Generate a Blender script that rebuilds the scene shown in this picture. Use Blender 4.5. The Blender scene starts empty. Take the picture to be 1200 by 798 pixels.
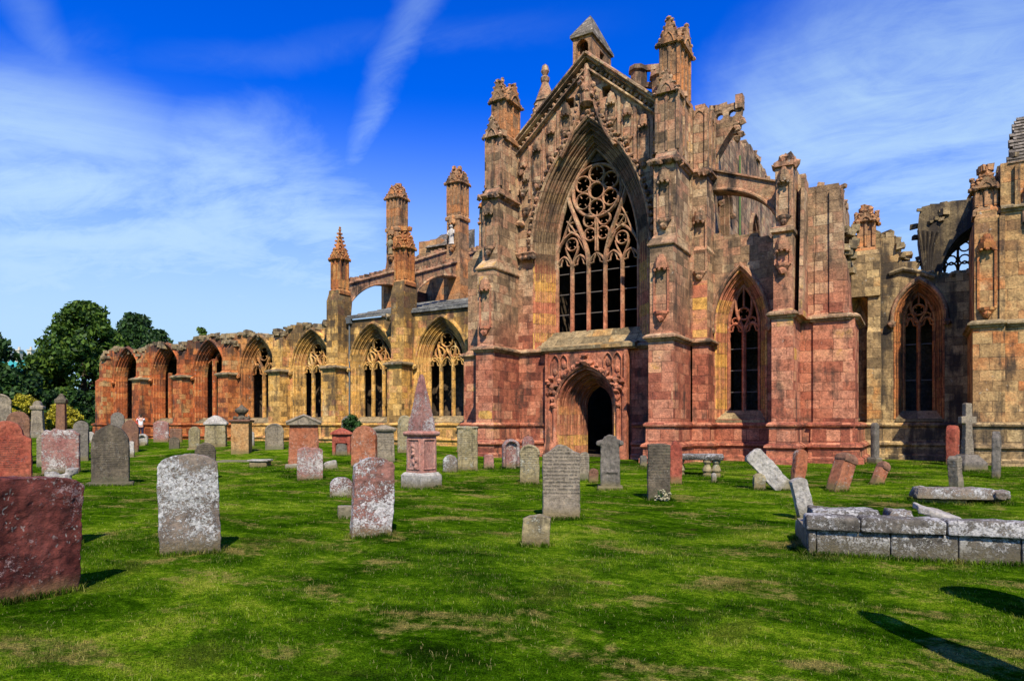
import bpy, bmesh, math, random
import numpy as np
from mathutils import Vector, Matrix, geometry

random.seed(7)
RNG = np.random.default_rng(11)
SC = bpy.context.scene
COL = SC.collection
R = math.radians
PI = math.pi

# ------------------------------------------------------------------ camera model (real place, metres)
FPX, HOR, PHI, EYE = 800.0, 497.0, R(30.7), 1.65
SP, CP = math.sin(PHI), math.cos(PHI)

def sstep(a, b, x):
    t = min(1.0, max(0.0, (x - a) / (b - a)))
    return t * t * (3 - 2 * t)

def ground(x, y):
    s = sstep(10, 25, y)
    z = 0.22 * s + 0.38 * sstep(12, 26, -x) * s
    z += 0.02 * math.sin(x * 0.9 + 1.3) * math.sin(y * 0.7) + 0.012 * math.sin(x * 2.1 + y * 1.7)
    return z

def ray(u):
    t = (u - 600.0) / FPX
    return (-SP + t * CP, CP + t * SP)

def at(u, Y, v=None):
    """point on the plane y = Y seen in direction (u, v) from the camera"""
    dx, dy = ray(u)
    d = Y / dy
    return (dx * d, Y, None if v is None else EYE + (HOR - v) * d / FPX)

def ontoground(u, v):
    z = 0.0
    for _ in range(12):
        d = FPX * (EYE - z) / (v - HOR)
        dx, dy = ray(u)
        z = ground(dx * d, dy * d)
    return dx * d, dy * d, z, d

# ------------------------------------------------------------------ mesh builder
class M:
    def __init__(s):
        s.v = []; s.f = []; s.mi = []; s.cur = 0
    def add(s, vs, fs):
        o = len(s.v)
        s.v.extend(tuple(p) for p in vs)
        for f in fs:
            s.f.append(tuple(i + o for i in f)); s.mi.append(s.cur)
    def box(s, x0, x1, y0, y1, z0, z1):
        s.stack([(z0, x0, x1, y0, y1), (z1, x0, x1, y0, y1)])
    def stack(s, st):
        """loft of rectangles (z, x0, x1, y0, y1)"""
        vs = []; fs = []
        for z, a, b, c, d in st:
            vs += [(a, c, z), (b, c, z), (b, d, z), (a, d, z)]
        n = len(st)
        for i in range(n - 1):
            o = 4 * i
            for k in range(4):
                fs.append((o + k, o + (k + 1) % 4, o + 4 + (k + 1) % 4, o + 4 + k))
        fs.append((3, 2, 1, 0)); o = 4 * (n - 1); fs.append((o, o + 1, o + 2, o + 3))
        s.add(vs, fs)
    def ngon_stack(s, cx, cy, rings, n=8, rot=0.0, sy=1.0):
        """lathe of (z, r)"""
        vs = []; fs = []
        for z, r in rings:
            for k in range(n):
                a = rot + 2 * PI * k / n
                vs.append((cx + r * math.cos(a), cy + r * sy * math.sin(a), z))
        m = len(rings)
        for i in range(m - 1):
            for k in range(n):
                a = i * n + k; b = i * n + (k + 1) % n
                fs.append((a, b, b + n, a + n))
        fs.append(tuple(range(n - 1, -1, -1))); fs.append(tuple((m - 1) * n + k for k in range(n)))
        s.add(vs, fs)
    def blob(s, p, r, jit=0.25, sc=(1, 1, 1)):
        g = (1 + 5 ** .5) / 2
        vs = [(-1, g, 0), (1, g, 0), (-1, -g, 0), (1, -g, 0), (0, -1, g), (0, 1, g), (0, -1, -g), (0, 1, -g),
              (g, 0, -1), (g, 0, 1), (-g, 0, -1), (-g, 0, 1)]
        fs = [(0, 11, 5), (0, 5, 1), (0, 1, 7), (0, 7, 10), (0, 10, 11), (1, 5, 9), (5, 11, 4), (11, 10, 2), (10, 7, 6), (7, 1, 8),
              (3, 9, 4), (3, 4, 2), (3, 2, 6), (3, 6, 8), (3, 8, 9), (4, 9, 5), (2, 4, 11), (6, 2, 10), (8, 6, 7), (9, 8, 1)]
        out = []
        for q in vs:
            k = r / 1.9 * (1 + random.uniform(-jit, jit))
            out.append((p[0] + q[0] * k * sc[0], p[1] + q[1] * k * sc[1], p[2] + q[2] * k * sc[2]))
        s.add(out, fs)
    def rock(s, p, dims, rot=None, jit=0.18):
        a = random.uniform(0, PI) if rot is None else rot
        tl = random.uniform(-.2, .2)
        m = Matrix.Rotation(a, 3, 'Z') @ Matrix.Rotation(tl, 3, 'X')
        vs = []
        for z in (-1, 1):
            for x, y in ((-1, -1), (1, -1), (1, 1), (-1, 1)):
                q = Vector((x * dims[0] / 2 * (1 + random.uniform(-jit, jit)), y * dims[1] / 2 * (1 + random.uniform(-jit, jit)),
                            z * dims[2] / 2 * (1 + random.uniform(-jit, jit))))
                q = m @ q
                vs.append((p[0] + q.x, p[1] + q.y, p[2] + q.z))
        s.add(vs, [(3, 2, 1, 0), (4, 5, 6, 7), (0, 1, 5, 4), (1, 2, 6, 5), (2, 3, 7, 6), (3, 0, 4, 7)])
    def strip(s, path, prof, closed=False):
        """moulding swept along a plan path (right-hand side = outward); prof = [(out, z)]"""
        n = len(path); vs = []; fs = []
        for i, p in enumerate(path):
            a = path[i - 1] if (i > 0 or closed) else None
            b = path[(i + 1) % n] if (i < n - 1 or closed) else None
            ns = []
            if a is not None:
                d = Vector((p[0] - a[0], p[1] - a[1])).normalized(); ns.append(Vector((d.y, -d.x)))
            if b is not None:
                d = Vector((b[0] - p[0], b[1] - p[1])).normalized(); ns.append(Vector((d.y, -d.x)))
            if len(ns) == 2:
                m = (ns[0] + ns[1]); m = m / max(0.3, m.length_squared / 2) if m.length > 1e-6 else ns[0]
            else:
                m = ns[0]
            for o, z in prof:
                vs.append((p[0] + m.x * o, p[1] + m.y * o, z))
        k = len(prof); segs = n if closed else n - 1
        for i in range(segs):
            for j in range(k - 1):
                a = i * k + j; b = ((i + 1) % n) * k + j
                fs.append((a, b, b + 1, a + 1))
        if not closed:
            fs.append(tuple(range(k))); fs.append(tuple((n - 1) * k + j for j in range(k - 1, -1, -1)))
        s.add(vs, fs)
    def tube(s, pts, r, n=6):
        pts = [Vector(p) for p in pts]
        rs = r if isinstance(r, (list, tuple)) else [r] * len(pts)
        vs = []; fs = []
        for i, p in enumerate(pts):
            t = (pts[min(i + 1, len(pts) - 1)] - pts[max(i - 1, 0)]).normalized()
            u = t.cross(Vector((0.3, 0.9, 0.1))).normalized() if abs(t.z) > .8 else t.cross(Vector((0, 0, 1))).normalized()
            w = t.cross(u)
            for k in range(n):
                a = 2 * PI * k / n
                vs.append(p + (u * math.cos(a) + w * math.sin(a)) * rs[i])
        for i in range(len(pts) - 1):
            for k in range(n):
                a = i * n + k; b = i * n + (k + 1) % n
                fs.append((a, b, b + n, a + n))
        fs.append(tuple(range(n - 1, -1, -1))); fs.append(tuple((len(pts) - 1) * n + k for k in range(n)))
        s.add(vs, fs)
    def build(s, name, mat, parent=None, smooth=False, recalc=True):
        me = bpy.data.meshes.new(name)
        me.from_pydata(s.v, [], s.f)
        mats = mat if isinstance(mat, (list, tuple)) else [mat]
        for m in mats: me.materials.append(m)
        if len(mats) > 1: me.polygons.foreach_set('material_index', s.mi)
        if recalc:
            bm = bmesh.new(); bm.from_mesh(me)
            bmesh.ops.recalc_face_normals(bm, faces=bm.faces)
            bm.to_mesh(me); bm.free()
        if smooth: me.polygons.foreach_set('use_smooth', [True] * len(me.polygons))
        o = bpy.data.objects.new(name, me)
        COL.objects.link(o)
        if parent is not None: o.parent = parent
        return o

class Fr:
    """wall frame: (s along the wall, z up, d inwards)"""
    def __init__(s, o, ang=0.0):
        s.o = o; s.a = (math.cos(ang), math.sin(ang)); s.n = (-math.sin(ang), math.cos(ang))
    def __call__(s, x, z, d=0.0):
        return (s.o[0] + s.a[0] * x + s.n[0] * d, s.o[1] + s.a[1] * x + s.n[1] * d, z)

def slab(m, fr, outer, holes, d0, d1):
    """extrude a 2-D polygon with holes from depth d0 to d1"""
    loops = [outer] + list(holes)
    pts = []; edges = []
    for lp in loops:
        o = len(pts); n = len(lp)
        pts += [Vector(p) for p in lp]
        edges += [(o + i, o + (i + 1) % n) for i in range(n)]
    r = geometry.delaunay_2d_cdt(pts, edges, [], 0, 1e-5)
    vv = r[0]; ff = []
    def inside(lp, x, y):
        c = False
        for i in range(len(lp)):
            (xa, ya), (xb, yb) = lp[i - 1], lp[i]
            if (ya > y) != (yb > y) and x < (xb - xa) * (y - ya) / (yb - ya) + xa: c = not c
        return c
    for f in r[2]:
        x = sum(vv[i][0] for i in f) / len(f); y = sum(vv[i][1] for i in f) / len(f)
        if inside(outer, x, y) and not any(inside(h, x, y) for h in holes): ff.append(f)
    n = len(vv)
    m.add([fr(p[0], p[1], d0) for p in vv] + [fr(p[0], p[1], d1) for p in vv],
          [tuple(f) for f in ff] + [tuple(i + n for i in reversed(f)) for f in ff])
    for lp in loops:
        k = len(lp)
        m.add([fr(p[0], p[1], d0) for p in lp] + [fr(p[0], p[1], d1) for p in lp],
              [(i, (i + 1) % k, k + (i + 1) % k, k + i) for i in range(k)])

def arch(cx, half, z0, zs, Rr, n=14):
    """pointed arch polyline bottom-left -> apex -> bottom-right"""
    rise = math.sqrt(max(1e-6, Rr * Rr - (Rr - half) ** 2))
    a1 = math.asin(min(1, rise / Rr))
    L = [(cx - half, z0)]
    for i in range(n + 1):
        a = a1 * i / n
        L.append((cx - half + Rr - Rr * math.cos(a), zs + Rr * math.sin(a)))
    Rg = [(2 * cx - x, z) for x, z in reversed(L[:-1])]
    return L + Rg

def radius(half, rise): return (rise * rise + half * half) / (2 * half)

def archmould(m, fr, cx, half, z0, zs, Rr, prof, n=14, close=False):
    """loft a section [(inset, depth)] along a pointed arch"""
    rows = [arch(cx, half - i, z0, zs, Rr - i, n) for i, d in prof]
    k = len(rows[0]); vs = []; fs = []
    for row, (i, d) in zip(rows, prof):
        vs += [fr(x, z, d) for x, z in row]
    for r_ in range(len(rows) - 1):
        for j in range(k - 1):
            a = r_ * k + j
            fs.append((a, a + 1, a + k + 1, a + k))
    if close:
        r_ = len(rows) - 1
        for j in range(k - 1): fs.append((r_ * k + j, r_ * k + j + 1, j + 1, j))
        fs.append(tuple(q * k for q in range(len(rows)))); fs.append(tuple(q * k + k - 1 for q in range(len(rows))))
    m.add(vs, fs)

_bj = [0]
def bar(m, fr, pts, w, d, d0, closed=False):
    """tracery bar: chamfered section along a 2-D polyline in the wall plane"""
    _bj[0] = (_bj[0] + 1) % 13
    d0 = d0 + 0.0023 * _bj[0]
    sec = [(-.18, 0), (.18, 0), (.5, .38), (.5, .75), (.22, 1), (-.22, 1), (-.5, .75), (-.5, .38)]
    n = len(pts); vs = []; fs = []
    for i, p in enumerate(pts):
        a = pts[i - 1] if (closed or i > 0) else p
        b = pts[(i + 1) % n] if (closed or i < n - 1) else p
        t = Vector((b[0] - a[0], b[1] - a[1]))
        t = t.normalized() if t.length > 1e-9 else Vector((0, 1))
        nx, nz = t.y, -t.x
        for q, e in sec:
            vs.append(fr(p[0] + nx * q * w, p[1] + nz * q * w, d0 + e * d))
    k = len(sec)
    for i in range(n if closed else n - 1):
        for j in range(k):
            a = i * k + j; b = i * k + (j + 1) % k
            a2 = ((i + 1) % n) * k + j; b2 = ((i + 1) % n) * k + (j + 1) % k
            fs.append((a, b, b2, a2))
    if not closed:
        fs.append(tuple(range(k))); fs.append(tuple((n - 1) * k + j for j in range(k)))
    m.add(vs, fs)

def circ(cx, cz, r, n=20, a0=0.0, a1=2 * PI):
    return [(cx + r * math.cos(a0 + (a1 - a0) * i / n), cz + r * math.sin(a0 + (a1 - a0) * i / n)) for i in range(n + (0 if abs(a1 - a0 - 2 * PI) < 1e-6 else 1))]

def bez(p0, p1, p2, p3, n=10):
    out = []
    for i in range(n + 1):
        t = i / n; s_ = 1 - t
        out.append(tuple(s_ ** 3 * a + 3 * s_ * s_ * t * b + 3 * s_ * t * t * c + t ** 3 * d for a, b, c, d in zip(p0, p1, p2, p3)))
    return out

def empty(name, loc=(0, 0, 0), rz=0.0, parent=None):
    o = bpy.data.objects.new(name, None); COL.objects.link(o)
    o.location = loc; o.rotation_euler = (0, 0, rz); o.empty_display_size = .2
    if parent is not None: o.parent = parent
    return o

def tag(o, label=None, cat=None, group=None, kind=None):
    if label: o['label'] = label
    if cat: o['category'] = cat
    if group: o['group'] = group
    if kind: o['kind'] = kind
    return o

# ------------------------------------------------------------------ node helpers
class NT:
    def __init__(s, name):
        s.m = bpy.data.materials.new(name); s.m.use_nodes = True
        s.t = s.m.node_tree; s.t.nodes.clear()
        s.out = s.n('ShaderNodeOutputMaterial')
        s.b = s.n('ShaderNodeBsdfPrincipled')
        s.t.links.new(s.b.outputs[0], s.out.inputs[0])
        s.b.inputs['Specular IOR Level'].default_value = .25
        s.b.inputs['Roughness'].default_value = .9
    def n(s, t, **kw):
        x = s.t.nodes.new(t)
        for k, v in kw.items(): setattr(x, k, v)
        return x
    def _in(s, sock, v):
        if hasattr(v, 'is_output'): s.t.links.new(v, sock)
        elif v is not None:
            if isinstance(v, (tuple, list)) and len(v) == 3 and sock.type == 'RGBA': v = (*v, 1)
            sock.default_value = v
    def math(s, op, a, b=None, c=None, clamp=False):
        x = s.n('ShaderNodeMath', operation=op); x.use_clamp = clamp
        s._in(x.inputs[0], a)
        if b is not None: s._in(x.inputs[1], b)
        if c is not None: s._in(x.inputs[2], c)
        return x.outputs[0]
    def vmath(s, op, a, b=None):
        x = s.n('ShaderNodeVectorMath', operation=op)
        s._in(x.inputs[0], a)
        if b is not None: s._in(x.inputs[1], b)
        return x.outputs[0]
    def mix(s, f, a, b, mode='MIX'):
        x = s.n('ShaderNodeMix', data_type='RGBA', blend_type=mode)
        s._in(x.inputs[0], f); s._in(x.inputs[6], a); s._in(x.inputs[7], b)
        return x.outputs[2]
    def mixf(s, f, a, b):
        x = s.n('ShaderNodeMix', data_type='FLOAT')
        s._in(x.inputs[0], f); s._in(x.inputs[2], a); s._in(x.inputs[3], b)
        return x.outputs[0]
    def noise(s, vec, scale, detail=4, rough=.55, dist=0.0):
        x = s.n('ShaderNodeTexNoise')
        s._in(x.inputs['Vector'], vec); x.inputs['Scale'].default_value = scale
        x.inputs['Detail'].default_value = detail; x.inputs['Roughness'].default_value = rough
        x.inputs['Distortion'].default_value = dist
        return x.outputs[0]
    def ramp(s, f, stops, interp='LINEAR'):
        x = s.n('ShaderNodeValToRGB'); cr = x.color_ramp; cr.interpolation = interp
        while len(cr.elements) < len(stops): cr.elements.new(.5)
        for e, (p, c) in zip(cr.elements, stops):
            e.position = p; e.color = (*c, 1) if len(c) == 3 else c
        s._in(x.inputs[0], f)
        return x.outputs[0]
    def ss(s, x, a, b):
        r = s.n('ShaderNodeMapRange', interpolation_type='SMOOTHSTEP')
        s._in(r.inputs[0], x); r.inputs[1].default_value = a; r.inputs[2].default_value = b
        return r.outputs[0]
    def scale(s, v, sc):
        return s.vmath('MULTIPLY', v, sc)
    def comb(s, x, y, z):
        c = s.n('ShaderNodeCombineXYZ')
        s._in(c.inputs[0], x); s._in(c.inputs[1], y); s._in(c.inputs[2], z)
        return c.outputs[0]
    def sep(s, v):
        c = s.n('ShaderNodeSeparateXYZ'); s._in(c.inputs[0], v)
        return c.outputs
    def bump(s, h, strength=.5, dist=.02, normal=None):
        b = s.n('ShaderNodeBump'); b.inputs['Strength'].default_value = strength; b.inputs['Distance'].default_value = dist
        s._in(b.inputs['Height'], h)
        if normal is not None: s._in(b.inputs['Normal'], normal)
        return b.outputs[0]
    def done(s, col, normal=None, rough=None):
        s._in(s.b.inputs['Base Color'], col)
        if normal is not None: s._in(s.b.inputs['Normal'], normal)
        if rough is not None: s._in(s.b.inputs['Roughness'], rough)
        return s.m

def ashlar(name, A, B=None, axis='z', rng=(4.5, 7.0), row=.33, wid=.62, soot=.35, sootcol=(.035, .028, .022), lichen=.15,
           lichcol=(.5, .48, .4), mortar=(.055, .036, .026), joint=.9, regional=.55, bricks=True, toplevel=None):
    """coursed sandstone: every block its own tint out of a palette, weathered with soot, streaks and lichen"""
    A = [(p, (c[0] * 1.27, c[1] * 1.18, c[2] * .94)) for p, c in A]
    if B: B = [(p, (c[0] * 1.27, c[1] * 1.18, c[2] * .94)) for p, c in B]
    t = NT(name)
    g = t.n('ShaderNodeNewGeometry')
    P = g.outputs['Position']; N = g.outputs['True Normal']
    px, py, pz = t.sep(P); nx, ny, nz = t.sep(N)
    flat = t.math('GREATER_THAN', t.math('ABSOLUTE', nz), .75)
    u = t.math('SUBTRACT', t.math('MULTIPLY', py, nx), t.math('MULTIPLY', px, ny))
    wob = t.noise(P, 1.1, 2)
    u = t.mixf(flat, u, px); v = t.mixf(flat, pz, py)
    v = t.math('ADD', v, t.math('MULTIPLY', t.math('SINE', t.math('MULTIPLY', v, 2.3)), .07))
    v = t.math('ADD', v, t.math('MULTIPLY', t.math('SUBTRACT', wob, .5), .05))
    fine = t.noise(P, 7.0, 4, .6)
    u = t.math('ADD', u, t.math('MULTIPLY', t.math('SUBTRACT', fine, .5), .05))
    v = t.math('ADD', v, t.math('MULTIPLY', t.math('SUBTRACT', t.noise(P, 5.0, 3, .6), .5), .035))
    br = t.n('ShaderNodeTexBrick', offset=.5, offset_frequency=2, squash=.72, squash_frequency=3)
    t._in(br.inputs['Vector'], t.comb(u, v, 0))
    br.inputs['Scale'].default_value = 1.0
    br.inputs['Color1'].default_value = (0, 0, 0, 1); br.inputs['Color2'].default_value = (1, 1, 1, 1)
    br.inputs['Mortar'].default_value = (.5, .5, .5, 1)
    br.inputs['Mortar Size'].default_value = .011 * joint; br.inputs['Mortar Smooth'].default_value = .5
    br.inputs['Brick Width'].default_value = wid; br.inputs['Row Height'].default_value = row
    rnd = t.sep(br.outputs['Color'])[0]; jf = br.outputs['Fac']
    big = t.noise(P, .33, 3, .6)
    val = t.math('ADD', t.math('MULTIPLY', rnd, 1 - regional * .75), t.math('MULTIPLY', t.math('SUBTRACT', big, .28), regional * 1.6), clamp=True)
    if not bricks:
        val = t.math('ADD', t.math('MULTIPLY', t.noise(P, 2.4, 3, .6), .75), t.math('MULTIPLY', t.math('SUBTRACT', big, .3), .6), clamp=True)
    patch = t.noise(t.scale(P, (1, 1, .8)), .95, 5, .7, .6)
    val = t.math('ADD', val, t.math('MULTIPLY', t.math('SUBTRACT', patch, .5), .6), clamp=True)
    ca = t.ramp(val, A)
    if B:
        cb = t.ramp(val, B)
        ax = {'x': px, 'z': pz}[axis]
        f = t.ss(t.math('ADD', ax, t.math('MULTIPLY', t.math('SUBTRACT', big, .5), 5.0)), *rng)
        col = t.mix(f, ca, cb)
    else:
        col = ca
    mott = t.noise(P, 4.5, 6, .68)
    col = t.mix(.85, col, t.ramp(mott, [(.28, (.34, .31, .29)), (.5, (1.0, 1.0, 1.0)), (.72, (1.55, 1.48, 1.38))]), 'MULTIPLY')
    grit = t.noise(P, 17, 4, .75)
    col = t.mix(.8, col, t.ramp(grit, [(.32, (.42, .40, .38)), (.5, (1.0, 1.0, 1.0)), (.7, (1.5, 1.46, 1.4))]), 'MULTIPLY')
    # vertical weather streaks and soot, lichen blotches
    st = t.noise(t.scale(P, (2.2, 2.2, .28)), 1.0, 5, .65)
    bl = t.noise(P, .9, 5, .65)
    sv = t.math('ADD', t.math('MULTIPLY', st, .55), t.math('MULTIPLY', bl, .45))
    if toplevel: sv = t.math('ADD', sv, t.math('MULTIPLY', t.ss(pz, *toplevel), .12))   # rain-blackened wall heads
    so = t.math('MULTIPLY', t.ss(sv, .60 - .22 * soot, .70 - .18 * soot), min(.95, .5 + soot * .7))
    col = t.mix(so, col, sootcol)
    li = t.math('MULTIPLY', t.ss(t.noise(P, 5.5, 6, .72, .4), .66 - .18 * lichen, .74 - .16 * lichen), .75)
    col = t.mix(li, col, lichcol)
    if bricks:
        jv = t.math('MULTIPLY', jf, t.ss(t.noise(P, 1.6, 5, .7), .36, .66))
        col = t.mix(t.math('MULTIPLY', jv, .85), col, mortar)
    h = t.math('ADD', t.math('MULTIPLY', mott, .6), t.math('MULTIPLY', grit, .3))
    if bricks:
        h = t.math('SUBTRACT', h, t.math('MULTIPLY', jv, .55))
        h = t.math('ADD', h, t.math('MULTIPLY', rnd, .3))
    spk = t.ss(t.noise(P, 9.5, 5, .8, .5), .635, .69)
    col = t.mix(t.math('MULTIPLY', spk, .75), col, (.025, .02, .017))
    return t.done(col, t.bump(h, 1.0, .05))

def gravemat(name, c1, c2, lich=.5, lcol=(.55, .54, .5), lsc=9.0, dark=.3, foot=(.16, .13, .05), text=0.0):
    t = NT(name)
    tc = t.n('ShaderNodeTexCoord'); oi = t.n('ShaderNodeObjectInfo')
    off = t.math('MULTIPLY', oi.outputs['Random'], 37.0)
    P = t.vmath('ADD', tc.outputs['Object'], t.comb(off, off, off))
    ox, oy, oz = t.sep(tc.outputs['Object'])
    n1 = t.noise(P, 2.2, 6, .65); n2 = t.noise(P, 13, 5, .7)
    col = t.mix(t.ss(n1, .35, .65), c1, c2)
    col = t.mix(.8, col, t.ramp(n2, [(.3, (.32, .3, .28)), (.5, (1, 1, 1)), (.72, (1.6, 1.52, 1.45))]), 'MULTIPLY')
    st = t.noise(t.scale(P, (6, 6, .7)), 1.0, 4, .6)
    col = t.mix(t.math('MULTIPLY', t.ss(st, .5, .72), dark), col, (.03, .026, .022))
    clus = t.noise(P, 1.7, 3, .6)
    mixn = t.math('ADD', t.math('MULTIPLY', t.noise(P, lsc, 7, .78, .4), .5), t.math('MULTIPLY', t.noise(P, lsc * 3.1, 5, .8, .3), .5))
    th = t.math('ADD', mixn, t.math('MULTIPLY', t.math('SUBTRACT', clus, .5), .42))
    lf = t.ss(th, .655 - .2 * lich, .675 - .2 * lich)
    lc = t.mix(t.ss(t.noise(P, 30, 3), .4, .6), lcol, tuple(.62 * c for c in lcol))
    col = t.mix(t.math('MULTIPLY', lf, .92), col, lc)
    dk = t.ss(t.noise(P, lsc * 2.3, 6, .82, .5), .6, .65)
    col = t.mix(t.math('MULTIPLY', dk, .8), col, (.022, .019, .016))
    vo = t.n('ShaderNodeTexVoronoi'); t._in(vo.inputs['Vector'], t.vmath('ADD', P, t.n('ShaderNodeTexNoise').outputs[1])); vo.inputs['Scale'].default_value = 13
    spot = t.math('MULTIPLY', t.ss(vo.outputs[0], .3, .22), t.ss(t.noise(P, 3.1, 3), .53, .6))
    col = t.mix(t.math('MULTIPLY', spot, min(.9, lich * 1.1)), col, (.42, .42, .36))
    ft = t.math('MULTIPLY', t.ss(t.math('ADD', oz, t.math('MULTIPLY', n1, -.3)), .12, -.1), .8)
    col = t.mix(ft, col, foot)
    h = t.math('ADD', t.math('MULTIPLY', n2, .5), t.math('ADD', t.math('MULTIPLY', n1, .8), t.math('MULTIPLY', lf, .25)))
    h = t.math('ADD', h, t.math('MULTIPLY', t.noise(t.scale(P, (1, 1, 1.6)), 34, 4, .8), .55))
    if text:
        rows = t.math('SINE', t.math('MULTIPLY', oz, 2 * PI / .062))
        rows = t.ss(rows, .1, .5)
        ch = t.ss(t.noise(t.comb(ox, 0, t.math('MULTIPLY', t.math('FLOOR', t.math('DIVIDE', oz, .062)), 3.7)), 42, 1), .44, .5)
        cut = t.math('MULTIPLY', t.math('MULTIPLY', rows, ch), text)
        inx = t.math('MULTIPLY', t.ss(t.math('ABSOLUTE', ox), .33, .3), t.math('MULTIPLY', t.ss(oz, .35, .42), t.ss(oz, 1.22, 1.15)))
        cut = t.math('MULTIPLY', cut, inx)
        col = t.mix(t.math('MULTIPLY', cut, .5), col, (.09, .08, .065))
        h = t.math('SUBTRACT', h, cut)
    return t.done(col, t.bump(h, 1.0, .028))

def leafmat(name, cols, trans=.25):
    t = NT(name)
    g = t.n('ShaderNodeNewGeometry')
    P = g.outputs['Position']
    f = t.math('ADD', t.math('MULTIPLY', g.outputs['Random Per Island'], .6), t.math('MULTIPLY', t.noise(P, .55, 3), .6))
    f = t.math('SUBTRACT', f, .1)
    n = len(cols)
    col = t.ramp(f, [(.1 + .8 * i / (n - 1), c) for i, c in enumerate(cols)])
    t.b.inputs['Roughness'].default_value = .6
    t._in(t.b.inputs['Base Color'], col)
    tr = t.n('ShaderNodeBsdfTranslucent'); t._in(tr.inputs[0], col)
    ms = t.n('ShaderNodeMixShader'); ms.inputs[0].default_value = trans
    t.t.links.new(t.b.outputs[0], ms.inputs[1]); t.t.links.new(tr.outputs[0], ms.inputs[2])
    t.t.links.new(ms.outputs[0], t.out.inputs[0])
    return t.m

def plain(name, col, rough=.7, metal=0.0, var=.25, sc=6.0):
    t = NT(name)
    g = t.n('ShaderNodeNewGeometry')
    n = t.noise(g.outputs['Position'], sc, 5, .6)
    c = t.mix(n, tuple(k * (1 - var) for k in col), tuple(k * (1 + var) for k in col))
    t.b.inputs['Roughness'].default_value = rough; t.b.inputs['Metallic'].default_value = metal
    return t.done(c, t.bump(n, .3, .01))

# palettes (real stone colours, linear)
RED = [(0, (.09, .032, .024)), (.22, (.20, .062, .044)), (.45, (.30, .108, .07)), (.68, (.38, .17, .12)), (.84, (.42, .22, .14)), (.91, (.42, .24, .06)), (1, (.44, .30, .12))]
BRN = [(0, (.06, .045, .033)), (.2, (.14, .098, .068)), (.4, (.24, .165, .112)), (.54, (.30, .16, .11)), (.7, (.33, .25, .18)), (.88, (.38, .27, .17)), (.94, (.36, .22, .07)), (1, (.40, .33, .24))]
OCH = [(0, (.10, .07, .038)), (.2, (.26, .165, .062)), (.4, (.47, .275, .08)), (.58, (.50, .335, .135)), (.75, (.36, .16, .08)), (.88, (.46, .38, .21)), (1, (.46, .23, .05))]
ORG = [(0, (.06, .028, .017)), (.22, (.17, .055, .024)), (.45, (.32, .09, .033)), (.62, (.37, .14, .05)), (.78, (.34, .19, .085)), (.9, (.36, .26, .14)), (1, (.42, .34, .2))]
GRY = [(0, (.04, .034, .025)), (.25, (.10, .082, .054)), (.5, (.18, .145, .095)), (.7, (.25, .2, .13)), (.85, (.27, .17, .075)), (1, (.22, .09, .045))]
YEL = [(0, (.34, .11, .07)), (.25, (.36, .17, .11)), (.4, (.44, .25, .07)), (.6, (.46, .29, .10)), (.8, (.36, .16, .10)), (1, (.44, .30, .12))]

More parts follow.
